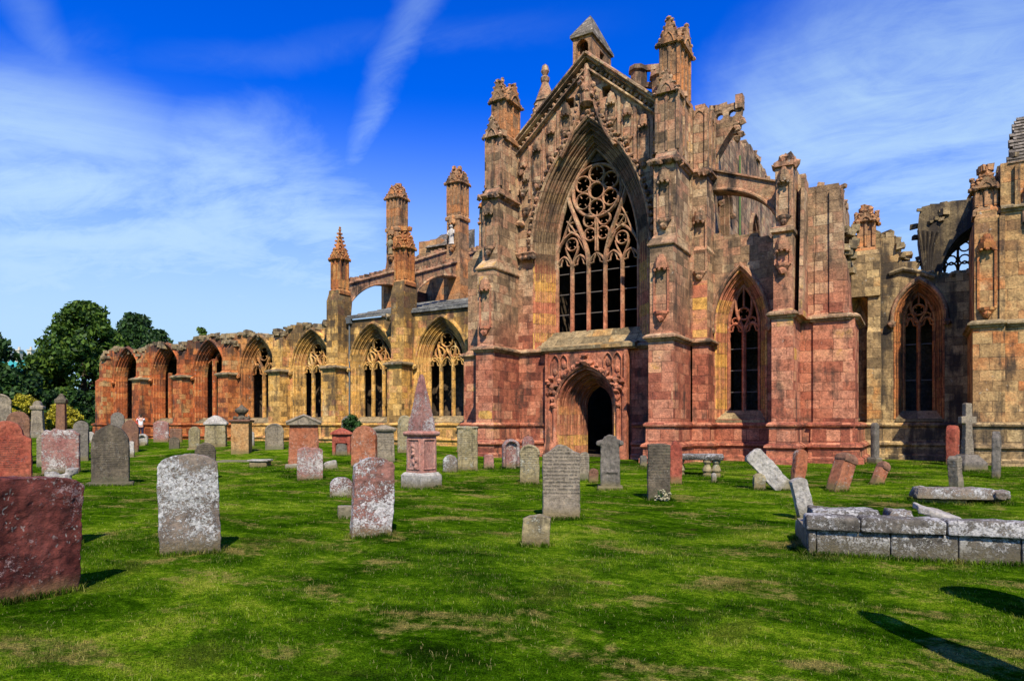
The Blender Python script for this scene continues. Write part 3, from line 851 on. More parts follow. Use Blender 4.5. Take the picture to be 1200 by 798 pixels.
# west-facing and east-facing buttresses of the same corners
m = M()
m.stack([(-.5, -18.3, -16.2, 26.4, 27.5), (4.9, -18.3, -16.2, 26.4, 27.5), (5.1, -18.1, -16.2, 26.45, 27.5), (9.2, -18.1, -16.2, 26.45, 27.5), (9.8, -17.5, -16.2, 26.45, 27.5), (11.6, -17.5, -16.2, 26.5, 27.5), (12.2, -17.2, -16.2, 26.55, 27.45)])
WB = AB(m, 'buttress', 'tower')
c = M()
for k in range(14): c.blob((-17.4 + random.uniform(-.15, .5), 26.5 + random.uniform(-.1, .3), 10.4 + k * .14), .14, .4)
gablet(c, Fr((0, 26.5)), -17.0, .7, 11.7, .9)
AB(c, 'crocketed_cap', 'redpin', WB)
m = M()
m.stack([(-.5, -7.62, -6.93, 26.5, 27.9), (4.9, -7.62, -6.93, 26.5, 27.9), (5.05, -7.62, -6.98, 26.55, 27.9), (8.3, -7.62, -6.98, 26.55, 27.9), (8.4, -7.62, -6.94, 26.5, 27.9), (8.6, -7.62, -7.02, 26.6, 27.9), (11.45, -7.62, -7.02, 26.6, 27.9)])
EB = AB(m, 'buttress', 'tower')
niche(Fr((0, 26.57)), -7.28, 7.55, 9.6, .5, EB, 'trim')
s = M(); s.strip([(-7.62, 26.6), (-7.02, 26.6), (-7.02, 27.85)], STR(11.5))
for k in range(5): s.blob((-7.0 + random.uniform(-.35, .05), 26.5, 11.4), .15, .4)
AB(s, 'carved_string', 'trim', EB)
p = M()
p.stack([(11.5, -7.62, -7.05, 26.65, 28.2), (13.9, -7.62, -7.05, 26.65, 28.2), (14.0, -7.5, -7.15, 26.8, 28.0)])
panels(p, -7.6, -7.05, 26.65, 28.2, 11.6, 13.9, 1, 3, .05, .09)
p.rock((-7.3, 26.9, 14.0), (.4, .4, .3), 0); p.rock((-7.2, 27.6, 13.9), (.4, .5, .35), 0)
AB(p, 'panelled_stage', 'tower', EB)
# yellow quoins under the east niche
m = M(); m.box(-7.59, -6.985, 26.53, 26.9, 5.02, 7.2)
AB(m, 'quoin', 'jamb', EB)

# ---------------------------------------------------------------- doorway
FD = Fr((0, 26.2))
DX = FX + .02
m = M()
slab(m, FD, [(DX - 1.75, -.3), (DX + 1.85, -.3), (DX + 1.85, 4.74), (DX - 1.75, 4.74)], [arch(DX, 1.3, -.25, 2.4, Rd, 12)], 0, .29)
DOOR = AB(m, 'doorway', 'redtrim')
m = M(); archmould(m, FD, DX, 1.3, -.2, 2.4, Rd, reveal_prof(.66, 1.35, 4), 12)
AB(m, 'door_arch', 'doorjamb', DOOR)
m = M()
archmould(m, FD, DX, 1.3, 2.38, 2.4, Rd, [(-.05, .02), (-.05, -.12), (-.12, -.18), (-.2, -.1), (-.22, .02)], 12, True)
hp = arch(DX, 1.5, 2.4, 2.4, Rd + .2, 9)
for x, z in hp[1:-1]: m.blob(FD(x, z + .05, -.14), .12, .4)
m.blob(FD(DX, 4.25, -.12), .24, .4); m.blob(FD(DX, 4.5, -.14), .18, .4)
for sg in (-1, 1):
    x = DX + sg * 1.58
    for q in (-.13, .13): m.ngon_stack(x + q, 26.16, [(.9, .12), (1.05, .09), (2.95, .09), (3.0, .12)], 8)
    m.stack([(-.3, x - .35, x + .32, 25.95, 26.2), (.6, x - .32, x + .3, 25.98, 26.2), (.9, x - .27, x + .27, 26.03, 26.2)])
    for k in range(6): m.blob((x + random.uniform(-.2, .2), 26.1, 3.0 + .12 * k), .15, .4)
for sg in (-1, 1): m.box(DX + sg * 1.8 - .06, DX + sg * 1.8 + .06, 26.05, 26.22, .3, 4.66)
AB(m, 'door_shaft', 'redtrim', DOOR)
m = M()
for k in range(8):
    x = DX - 1.42 + k * .405; a = abs(x - DX)
    zb = 2.5 + math.sqrt(max(0, (Rd + .3) ** 2 - (Rd + .3 - max(0, 1.6 - a)) ** 2)) + .1
    zb = max(zb, 2.95)
    if zb > 4.2: continue
    m = M()
    bar(m, FD, [(x - .19, zb), (x - .19, 4.35), (x - .1, 4.52), (x, 4.6), (x + .1, 4.52), (x + .19, 4.35), (x + .19, zb)], .06, .12, -.1)
    m.blob(FD(x, (zb + 4.4) / 2, -.03), .13, .25, (1, .6, 1.4))
    AB(m, 'arcade_panel', 'redtrim', DOOR)

m = M(); prism(m, F0, [(5.06, .05), (5.06, -.06), (4.94, -.42), (4.8, -.42), (4.72, -.3), (4.72, .05)], DX - 2.1, DX + 2.2)
AB(m, 'cornice', 'sill', DOOR)

# ---------------------------------------------------------------- plinth and strings of the transept + chapel
PATH = [(-18.3, 27.5), (-18.3, 26.4), (-16.22, 26.4), (-16.22, 24.3), (-15.36, 24.3), (-15.36, 26.5), (DX - 1.86, 26.5)]
PATH2 = [(DX + 1.95, 26.5), (-8.56, 26.5), (-8.56, 24.3), (-7.62, 24.3), (-7.62, 26.5), (-6.93, 26.5), (-6.93, 27.5), (-4.46, 27.5), (-4.46, 25.6), (-3.74, 25.6), (-3.74, 27.35),
         (-3.3, 27.35), (-3.3, 27.25), (-2.1, 27.25), (-1.92, 27.45), (-1.92, 31.8)]
for pth in (PATH, PATH2):
    m = M(); m.strip(pth, PLINTH); AB(m, 'plinth', 'chapel')
m = M()
for pth, zz in ((PATH[:-1] + [(DX - 2.1, 26.5)], 4.88), ([(DX + 2.2, 26.5)] + PATH2[1:7], 4.88), (PATH2[7:-1] + [(-1.92, 30)], 5.57)):
    m = M(); m.strip(pth, STR(zz)); AB(m, 'string_course', 'upper')

# ---------------------------------------------------------------- body of the transept (side walls, unseen vault slab added to keep it dark)
m = M()
FE = Fr((-7.3, 0), PI / 2)     # east clerestory, seen along its length
top = ragged(28.0, 44.5, lambda y: 13.85 + 1.9 * sstep(28, 37, y) - .6 * sstep(38, 44, y), .7, .18, True)
cl = [(30.6, .95), (36.9, .95), (41.5, .95)]
slab(m, FE, [(27.6, -.5), (44.5, -.5)] + top, [arch(y, .95, 9.6, 11.2, 1.3, 8) for y, h in cl], 0, 1.0)
EWALL = AB(m, 'clerestory_wall', 'upper')
for y, h in cl:
    w = window(FE, y, .95, 9.75, 11.2, 12.4, .3, .35, 2, 3, 'jamb', 'flow', drop=.15, tmat='pin')
rubble('wall_top', [(-7.75, y, 13.85 + 1.9 * sstep(28, 37, y) - .6 * sstep(38, 44, y)) for y in np.arange(28.3, 44, .38)], (.3, .2), (.25, .55), 2, 'upper', EWALL)
m = M()
m.box(-16.2, -15.2, 27.6, 45, -.5, 13.7); m.box(-16.2, -7.3, 44.6, 45.6, -.5, 14.2)
m.box(-16.1, -7.8, 27.5, 44.7, 13.1, 13.55); m.box(-15.2, -8.3, 27.6, 44.6, -.3, .3 * 0 + .32)
m.box(-15.2, -8.3, 41.0, 41.5, -.4, 13.1)  # cross wall added deep inside so the openings look dark
AB(m, 'vault_shade_shell', 'inner')
m = M(); m.tube([(-7.2, 33.2, 9.3), (-7.2, 33.2, 14.3)], .05)
AB(m, 'drainpipe', MAT_GREEN)
# bracketed pierced parapet fragment
m = M()
fq = Fr((0, 28.2))
slab(m, fq, [(-7.3, 13.75), (-6.1, 13.85), (-5.98, 14.6), (-7.3, 14.55)], [circ(-6.92, 14.15, .15, 8), circ(-6.42, 14.18, .15, 8)], 0, .25)
m.stack([(12.4, -7.3, -7.1, 28.0, 28.6), (13.2, -7.3, -6.6, 28.0, 28.6), (13.75, -7.3, -6.15, 27.95, 28.6)])
for k in range(6): m.blob((-6.1 + random.uniform(-.15, .1), 28.1, 13.1 + k * .13), .18, .4)
m.box(-6.28, -6.0, 28.1, 28.5, 14.3, 14.85)
for k in range(5): m.rock((-7.2 + .1 * k, 28.4, 14.55), (.35, .35, .25))
AB(m, 'parapet', 'upper')

# ---------------------------------------------------------------- east chapel with its lancet, pier and flyer
FC = Fr((0, 27.5))
m = M()
top = ragged(-7.0, -3.3, lambda x: 9.25 - .22 * (x + 7), .5, .07, True)
slab(m, FC, [(-7.0, -.5), (-3.3, -.5)] + top, [arch(-5.95, .94, 1.85, 5.5, radius(.94, 2.2), 12)], 0, .95)
CH = AB(m, 'chapel_wall', 'chapel')
window(FC, -5.95, .95, 2.2, 5.5, 7.7, .3, .6, 3, 2, 'jamb', 'flow', drop=.38, bars=3, tmat='redtrim', hmat='trim')
m = M()   # corner pier: south buttress, stair corner, east buttress
m.stack([(-.5, -4.46, -3.74, 25.6, 27.6), (5.6, -4.46, -3.74, 25.6, 27.6), (5.75, -4.42, -3.78, 25.72, 27.6), (8.4, -4.42, -3.78, 25.72, 27.6), (8.46, -4.5, -3.72, 25.58, 27.6), (8.6, -4.5, -3.72, 25.58, 27.6), (8.75, -4.4, -3.8, 25.95, 27.6), (11.0, -4.4, -3.8, 25.95, 27.6)])
PB = AB(m, 'buttress', 'chapel')
niche(Fr((0, 25.95)), -4.1, 9.05, 10.4, .44, PB, 'trim')
niche(Fr((0, 25.72)), -4.1, 7.3, 7.9, .5, PB, 'redtrim')
c = M()
for k in range(16): c.blob((-4.1 + random.uniform(-.4, .4), 25.9 + random.uniform(0, .9), 10.95 + random.uniform(0, .35)), .17, .45)
c.box(-4.42, -3.78, 25.85, 26.6, 10.85, 11.02)
AB(c, 'crocketed_cap', 'trim', PB)
m = M()
m.stack([(-.5, -3.85, -2.45, 27.35, 31.9), (10.4, -3.85, -2.45, 27.35, 31.9)])
m.stack([(-.5, -3.3, -1.92, 27.25, 29.0), (5.6, -3.3, -1.92, 27.25, 29.0), (5.8, -3.25, -2.12, 27.3, 28.9), (7.6, -3.25, -2.2, 27.3, 28.9), (8.1, -3.2, -2.42, 27.32, 28.8), (10.3, -3.2, -2.42, 27.32, 28.8)])
m.stack([(5.7, -3.87, -3.55, 27.2, 27.5), (10.9, -3.87, -3.55, 27.2, 27.5)])
m.stack([(5.7, -2.75, -2.3, 27.22, 27.7), (10.15, -2.75, -2.3, 27.22, 27.7)])
m.stack([(5.5, -3.6, -3.48, 25.8, 27.5), (10.6, -3.6, -3.48, 26.5, 27.5)])
PIER = AB(m, 'corner_pier', 'chapel')
rubble('wall_top', [(-3.8 + 1.4 * i / 9, 27.6 + random.uniform(0, 1.5), 10.4) for i in range(10)] + [(-2.6, 28 + .3 * k, 10.35) for k in range(8)], (.1, .2), (.2, .35), 1, 'upper', PIER)
c = M()
for k in range(14): c.rock((-2.25 + random.uniform(-.2, .25), 28.2 + random.uniform(-.4, .6), 7.4 + k * .12), (.3, .3, .25))
AB(c, 'broken_masonry', 'rubble', PIER)
m = M(); m.box(-3.3, -2.45, 31.5, 45, -.5, 8.2); m.box(-7.3, -3.3, 28.3, 45, 8.0, 8.45); m.box(-7.3, -2.6, 44.2, 45, -.5, 8)
m.box(-7.0, -3.4, 31.0, 31.4, -.4, 8.0)  # dark wall added behind the lancet so its opening looks black
AB(m, 'chapel_shell', 'inner')

def flyer(fr, s0, s1, za, zb, zc, zd, th, mat='trim', sag=.55, rag=True):
    """half arch: top edge za -> zb, soffit zc -> zd"""
    m = M()
    soff = bez((s0, zc), (s0 + (s1 - s0) * .25, zc + (zd - zc) * .75), (s0 + (s1 - s0) * .6, zd), (s1, zd + .05), 12)
    slab(m, fr, soff + [(s1, zb), (s0, za)], [], 0, th)
    for d_ in (-.06, th - .08):
        bar(m, fr, [(p, z + .05) for p, z in soff], .14, .14, d_)
    bar(m, fr, [(s0, za + .06), ((s0 + s1) / 2, (za + zb) / 2 + .06), (s1, zb + .06)], .16, th + .2, -.1)
    if rag:
        for k in range(10):
            f = (k + .5) / 10
            p = fr(s0 + (s1 - s0) * f, za + (zb - za) * f + .18, th / 2)
            m.rock(p, (.28, .3, .2))
    return AB(m, 'flying_buttress', mat)
# flyer over the chapel, from the pier (right, low) up to the transept (left, high)
fl = Fr((0, 27.55))
m = M()
soff = bez((-4.35, 9.0), (-4.8, 10.2), (-5.6, 10.85), (-7.05, 10.95), 12)
slab(m, fl, soff + [(-7.05, 11.75), (-4.35, 10.75)], [], 0, .7)
bar(m, fl, [(a, b_ + .06) for a, b_ in soff], .16, .16, -.07)
bar(m, fl, [(-4.35, 10.8), (-7.05, 11.8)], .18, .9, -.1)
AB(m, 'flying_buttress', 'trim')

# ---------------------------------------------------------------- nave chapels' outer wall
NX = [-21.5 - 4.81 * k for k in range(7)]
BX = [-19.1] + [-23.9 - 4.81 * k for k in range(7)]
FN = Fr((0, 29.0))
def navetop(x):
    if x > -28.6: return 7.62
    return 7.2 + .25 * math.sin(x * 1.3) * .8 + (.45 * math.exp(-((x + 40.1) / 1.3) ** 2)) + .3 * sstep(-37, -30, x) - .1 * sstep(-45, -52, x)
NR = radius(1.6, 2.3)
top = ragged(-53.7, -28.6, navetop, .55, .13, True)
slab_outer = [(-53.7, -.5), (-16.2, -.5), (-16.2, 7.62)] + [(-28.55, 7.62)] + top
m = M()
slab(m, FN, slab_outer, [arch(x, 1.58, 1.78, 4.9, NR - .02, 12) for x in NX], 0, 1.0)
NW = AB(m, 'nave_wall', 'nave')
for k, x in enumerate(NX):
    if k <= 2: window(FN, x, 1.6, 2.08, 4.9, 7.2, .4, .4, 3, 3, 'navetrim', 'flow', drop=.3, tmat='navetrim')
    elif k == 3: window(FN, x, 1.6, 2.08, 4.9, 7.2, .4, .4, 3, 2, 'navetrim', 'flow', drop=.3, tmat='navetrim')
    elif k == 4: window(FN, x, 1.6, 2.08, 4.9, 7.2, .4, .4, 3, 2, 'navetrim', 'flow', drop=.3, trac=False, tmat='navetrim', only_mullions=[(-.15, 6.0)])
    elif k == 5: window(FN, x, 1.6, 2.08, 4.9, 7.2, .4, .4, 3, 2, 'navetrim', 'flow', drop=.3, trac=False, tmat='navetrim', only_mullions=[(-.3, 5.3)])
    else: window(FN, x, 1.6, 2.08, 4.9, 7.2, .4, .4, 3, 2, 'navetrim', 'flow', drop=.3, trac=False)
# broken tracery stubs
m = M()
bar(m, FN, bez((NX[4] - .15, 5.9), (NX[4] - .1, 6.3), (NX[4] + .2, 6.5), (NX[4] + .5, 6.35), 6), .16, .25, .5)
bar(m, FN, bez((NX[4] - .15, 5.8), (NX[4] - .3, 6.1), (NX[4] - .6, 6.1), (NX[4] - .9, 5.8), 6), .16, .25, .5)
bar(m, FN, bez((NX[5] + .9, 5.2), (NX[5] + .75, 5.7), (NX[5] + .5, 6.1), (NX[5] + .1, 6.5), 6), .16, .25, .5)
AB(m, 'broken_tracery', 'navetrim', NW)
pts = [(x, 29.4, navetop(x) + .02) for x in np.arange(-53.6, -28.7, .3)]
rubble('wall_top', pts, (.15, .4), (.22, .5), 3, 'rubble', NW)
# buttresses
def nave_buttress(x, tall):
    m = M(); h = .5
    yf = 28.0 if tall else 28.2
    st = [(-.5, x - h, x + h, yf, 29.02), (4.9, x - h, x + h, yf, 29.02), (5.1, x - h + .06, x + h - .06, yf + .25, 29.02)]
    if tall:
        st += [(8.7, x - h + .06, x + h - .06, 28.25, 29.4), (9.15, x - .36, x + .36, 28.35, 29.35), (9.3, x - .36, x + .36, 28.35, 29.35)]
    else:
        zt = navetop(x) - random.uniform(.1, .5)
        st += [(zt - .5, x - h + .06, x + h - .06, 28.48, 29.02), (zt, x - h + .1, x + h - .1, 28.7, 29.02)]
    m.stack(st)
    o = AB(m, 'buttress', 'nave')
    if not tall:
        rubble('wall_top', [(x + random.uniform(-.4, .4), 28.55 + random.uniform(-.2, .4), zt - .15) for _ in range(10)], (.1, .1), (.2, .38), 1, 'rubble', o)
    else:
        g = M(); g.rock((x - .75, 28.6, 7.45), (.3, .5, .35), 0); g.blob((x - .75, 28.35, 7.4), .2, .4)
        AB(g, 'gargoyle', 'rubble', o)
    return o
for k, x in enumerate(BX):
    if k > 0: nave_buttress(x, k <= 2)
npath = [(-53.7, 30.0), (-53.7, 29.0)]
for x in sorted(BX[1:]):
    yf = 28.0 if x > -29 else 28.2
    npath += [(x - .5, 29.0), (x - .5, yf), (x + .5, yf), (x + .5, 29.0)]
npath = npath[:1] + [(-53.43, 29.9), (-53.43, 28.2)] + npath[4:] + [(-16.25, 29.0)]
npath = [npath[0]] + npath[2:]
m = M(); m.strip(npath, PLINTH)
AB(m, 'plinth', 'nave')
m = M()
for a, b_ in ((i, i + 3) for i in range(len(npath) - 3)):
    q = npath[a:b_ + 1]
    if abs(q[0][1] - 29.0) < .01 and q[1][1] < 28.3 and abs(q[3][1] - 29) < .01:
        m = M(); m.strip([(q[0][0] - .12, 29.0)] + q + [(q[3][0] + .12, 29.0)], STR(4.88)); AB(m, 'string_course', 'rubble')
m = M(); m.tube([(-28.0, 28.9, 7.5), (-28.0, 28.9, .6)], .055); m.box(-28.14, -27.86, 28.76, 28.99, 7.4, 7.7)
AB(m, 'drainpipe', MAT_LEAD)
# chapels behind: back wall, vault slabs and inner walls added to keep windows dark
m = M()
m.box(-53.7, -16.2, 34.2, 35.0, -.5, 6.75); m.box(-53.7, -28.6, 29.9, 34.2, 6.35, 6.75); m.box(-53.7, -52.9, 30.0, 34.2, -.5, 6.4)
m.box(-30, -16.2, 34.25, 34.9, 6.7, 9.1); m.box(-29.2, -28.4, 30, 34.3, 6.7, 7.6)
for x in BX[1:]: m.box(x - .35, x + .35, 30.0, 34.2, -.4, 6.35)
m.box(-53.6, -30, 31.2, 31.5, -.4, 6.35); m.box(-30, -16.2, 31.2, 31.5, -.4, 7.4)
AB(m, 'vault_shade_shell', 'inner')
m = M()
fr_ = Fr((0, 0))
m.add([(-28.3, 28.85, 7.64), (-16.2, 28.85, 7.64), (-16.2, 34.3, 9.15), (-28.3, 34.3, 9.15), (-28.3, 28.85, 7.78), (-16.2, 28.85, 7.78), (-16.2, 34.3, 9.3), (-28.3, 34.3, 9.3)],
      [(3, 2, 1, 0), (4, 5, 6, 7), (0, 1, 5, 4), (1, 2, 6, 5), (2, 3, 7, 6), (3, 0, 4, 7)])
for k in range(7):
    y = 29.0 + k * .85; z = 7.8 + (y - 28.85) * .279
    m.tube([(-28.25, y, z), (-16.25, y, z)], .06, 5)
AB(m, 'aisle_roof', 'slab')
# outer pinnacles, inner pinnacles, flyers
pinnacle(-28.7, 28.85, .62, .62, 9.2, 11.1, .5, 1.55, 1.0, 'redpin')
pinnacle(-23.9, 28.85, .66, .66, 9.2, 11.1, .55, 1.5, .62, 'redpin')
def inner_pier(x, statue):
    m = M()
    m.stack([(6.0, x - .6, x + .6, 33.3, 35.0), (11.2, x - .6, x + .6, 33.3, 35.0), (11.6, x - .5, x + .5, 33.35, 34.6), (12.0, x - .46, x + .46, 33.4, 34.4), (14.0, x - .46, x + .46, 33.4, 34.4)])
    o = AB(m, 'pier', 'pin')
    n = niche(Fr((0, 33.4)), x, 12.3, 13.75, .5, o, 'pin')
    s = M()
    s.ngon_stack(x, 33.25, [(12.4, .2), (12.5, .17), (12.8, .15), (13.05, .19), (13.25, .17), (13.32, .08), (13.36, .07)], 8, 0, .7)
    s.blob((x, 33.22, 13.45), .12, .1)
    for sg in (-1, 1): s.tube([(x + sg * .18, 33.22, 13.22), (x + sg * .23, 33.15, 13.0), (x + sg * .08, 33.08, 12.92)], [.06, .055, .045])
    AB(s, 'statue', MAT_STATUE if statue else 'rubble', o)
    return o
MAT_STATUE = plain('pale_carved_stone', (.5, .45, .38), .8)
inner_pier(-28.7, False); inner_pier(-23.95, True)
pinnacle(-28.7, 33.9, .86, .86, 14.0, 16.0, .55, 1.5, .5, 'pin', 3, 3)
pinnacle(-23.95, 33.9, .86, .86, 14.0, 16.1, .55, 1.5, .55, 'pin', 3, 3)
for x in (-28.4, -23.65):
    f = Fr((x, 0), PI / 2)
    flyer(f, 29.2, 33.45, 9.75, 11.3, 8.4, 10.35, .6)
    flyer(f, 34.6, 39.2, 12.0, 13.9, 10.6, 12.6, .6)
m = M()
ctop = ragged(-31, -16.3, lambda x: 13.2 + .5 * math.sin(x) + (1.2 if x < -27.3 else 0), .8, .2, True)
slab(m, Fr((0, 39.0)), [(-31, -.5), (-16.3, -.5)] + ctop, [arch(x, 1.2, 9.6, 11.3, 1.8, 8) for x in (-26.3, -21.4)], 0, 1.0)
NC = AB(m, 'clerestory_wall', 'pin')
m = M(); m.add([(-30.2, 38.7, 14.2), (-27.2, 38.7, 14.2), (-27.2, 40.6, 15.6), (-30.2, 40.6, 15.6), (-30.2, 40.6, 14.0), (-27.2, 40.6, 14.0)], [(0, 1, 2, 3), (0, 4, 5, 1), (1, 5, 2), (0, 3, 4), (3, 2, 5, 4)])
AB(m, 'stair_roof', 'slate', NC)
m = M(); m.box(-31, -30.2, 35.0, 39, -.5, 11.0); m.box(-31, -16.2, 46, 47, -.5, 11)
AB(m, 'nave_shell', 'inner')

# ---------------------------------------------------------------- presbytery (right)
FP = Fr((0, 32.0))
m = M()
top = ragged(-2.5, 3.2, lambda x: 9.5 - 1.9 * sstep(-1.2, .3, x), .4, .15, True)
PRr = radius(.83, 1.5)
slab(m, FP, [(-2.5, -.5), (3.2, -.5)] + top, [arch(.05, .81, 1.88, 5.85, PRr - .02, 12), arch(-2.1, .53, 1.88, 5.6, radius(.55, 1.4) - .02, 10)], 0, .9)
slab(m, Fr((0, 32.32)), [(-2.6, 1.5), (-1.55, 1.5), (-1.55, 7.1), (-2.6, 7.1)], [], 0, .2)
PW = AB(m, 'presbytery_wall', 'east')
window(FP, .05, .83, 2.2, 5.85, 7.35, .24, .45, 3, 2, 'redpin', 'flow', drop=.34, tmat='redpin', bars=2, hmat='trim')
window(FP, -2.1, .55, 2.1, 5.6, 7.0, .2, .26, 3, 2, 'navetrim', 'flow', drop=.2, tmat='pin', trac=False)
rubble('wall_top', [(x, 32.4, 9.5 - 1.9 * sstep(-1.2, .3, x)) for x in np.arange(-2.4, 2.6, .25)], (.12, .35), (.2, .45), 3, 'rubble', PW)
m = M()
m.stack([(-.5, -1.78, -1.28, 31.55, 32.02), (5.4, -1.78, -1.28, 31.55, 32.02), (5.6, -1.75, -1.3, 31.62, 32.02), (7.0, -1.75, -1.3, 31.62, 32.02)])
m.stack([(6.9, -2.35, -1.3, 31.5, 32.5), (8.6, -2.35, -1.3, 31.5, 32.5), (8.8, -2.2, -1.4, 31.6, 32.4)])
AB(m, 'buttress', 'east')
pinnacle(-1.82, 32.0, .54, .54, 8.75, 10.0, .35, .8, .5, 'pin')
m = M(); m.strip([(-1.92, 31.9), (-1.9, 32.0), (-1.78, 32.0), (-1.78, 31.55), (-1.28, 31.55), (-1.28, 32.0), (1.68, 32.0), (1.68, 29.0), (2.5, 29.0), (2.5, 29.25), (12.5, 29.25)], PLINTH)
AB(m, 'plinth', 'east')
m = M(); m.tube([(-1.0, 31.95, 7.8), (-.5, 31.9, 7.95), (.1, 31.9, 7.75), (.6, 31.9, 7.5)], .09)
AB(m, 'weather_mould', 'rubble', PW)
# projecting east bay
m = M()
m.stack([(-.5, 1.68, 2.5, 29.0, 32.4), (5.1, 1.68, 2.5, 29.0, 32.4), (5.3, 1.74, 2.46, 29.15, 32.4), (8.9, 1.74, 2.46, 29.15, 32.4), (9.1, 1.82, 2.4, 29.3, 30.2), (9.2, 1.82, 2.4, 29.3, 30.2)])
m.box(2.46, 2.62, 29.08, 29.5, 1.6, 8.9)
m.stack([(-.5, 2.5, 12.5, 29.25, 30.4), (10.75, 2.5, 12.5, 29.25, 30.4)])
m.box(2.9, 3.05, 29.12, 29.3, 9.2, 10.6)
EBAY = AB(m, 'east_bay_wall', 'eastend')
niche(Fr((0, 29.15)), 2.1, 5.7, 7.9, .5, EBAY, 'redpin'); niche(Fr((0, 29.25)), 3.4, 8.6, 9.6, .5, EBAY, 'trim')
for pth, zz in (([(1.68, 31.9), (1.68, 29.0), (2.5, 29.0), (2.5, 29.25), (12.5, 29.25)], 5.2), ([(2.5, 29.25), (12.5, 29.25)], 9.2)):
    m = M(); m.strip(pth, STR(zz)); AB(m, 'string_course', 'rubble', EBAY)
pinnacle(2.1, 29.75, .56, .6, 9.15, 10.0, .4, .8, .7, 'pin')
for xw in (7.2,):
    pass
m = M()
rag = ragged(2.62, 12.5, lambda x: 0, .5, .05)
for k in range(14):
    y0_, z0_ = 29.2 + k * .22, 10.7 + k * .19
    xl = 2.62 + .2 * random.random() + .035 * k
    m.add([(xl, y0_, z0_), (12.6, y0_, z0_), (12.6, y0_ + .34, z0_ + .22), (xl, y0_ + .34, z0_ + .22), (xl, y0_ + .3, z0_ - .1), (12.6, y0_ + .3, z0_ - .1)],
          [(0, 1, 2, 3), (0, 4, 5, 1), (3, 2, 5, 4), (0, 3, 4), (1, 5, 2)])
AB(m, 'stone_roof', 'slate', EBAY)
rubble('wall_top', [(2.7 + random.uniform(-.1, .3), 29.5 + random.uniform(0, 2.2), 10.2 + random.uniform(-.6, .9)) for _ in range(26)], (.1, .1), (.2, .4), 1, 'rubble', EBAY)
# vaulted ruin behind: broken vault with a window of tracery open to the sky
FV = Fr((0, 33.6))
m = M()
vt = ragged(.15, 4.2, lambda x: 10.85 + .05 * x, .35, .1, True)
va = arch(2.2, 1.3, 7.55, 8.0, 1.95, 14)
slab(m, FV, [(.2, 7.2), (4.2, 7.2)] + vt + [(.06, 10.5), (.0, 9.8), (.1, 9.0), (.2, 8.2)], [va], 0, 2.6)
VA = AB(m, 'vault_fragment', 'ruin')
for k in range(5):
    c = M()
    c.tube(bez((.25 + .06 * k, 33.5, 7.6), (.24 + .06 * k, 33.48, 8.5), (.16 + .11 * k, 33.4, 9.1), (.04 + .17 * k, 33.2, 9.75 - .04 * k), 7), .06, 6)
    AB(c, 'vault_rib', 'ruin', VA)
rubble('wall_top', [(.1 + random.uniform(-.15, .2), 33.7 + random.uniform(0, 2), 8.2 + i * .2) for i in range(12)] + [(x, 34 + random.uniform(0, 2), 10.9) for x in np.arange(.3, 4, .3)] + [(random.uniform(.15, 1.5), 33.58, random.uniform(9.9, 10.8)) for _ in range(7)], (.1, .06), (.16, .3), 1, 'rubble', VA)
FT = Fr((0, 36.0))
t = M()
slab(t, FT, [(.5, 6.5), (3.6, 6.5), (3.6, 8.25), (.5, 8.2)], [], 0, .5)
AB(t, 'sill', 'rubble', VA)
t = M()
for x in (1.05, 1.55, 2.05, 2.55, 3.05): bar(t, FT, [(x, 8.0), (x, 10.2)], .1, .2, .1)
for i in range(5):
    x = .8 + .5 * i
    for z in (8.95, 9.5): bar(t, FT, circ(x, z, .2, 12), .06, .15, .1, True)
    light_head(t, FT, x - .22, x + .22, 8.55, .09, .18, .12, False)
AB(t, 'tracery', 'pin', VA)
m = M()
m.box(-2.4, 3.0, 40, 41, -.5, 6.8); m.box(-2.4, 12.5, 32.8, 40.5, 6.7, 7.2); m.box(12.0, 12.5, 30, 41, -.5, 10.5); m.box(3.0, 12.5, 39.6, 40.6, -.5, 10.4)  # roof slab added out of sight to keep the inside dark
m.box(-2.4, 3.0, 34.2, 34.5, -.4, 6.7)  # dark wall added close behind the window opening
AB(m, 'presbytery_shade_shell', 'inner')
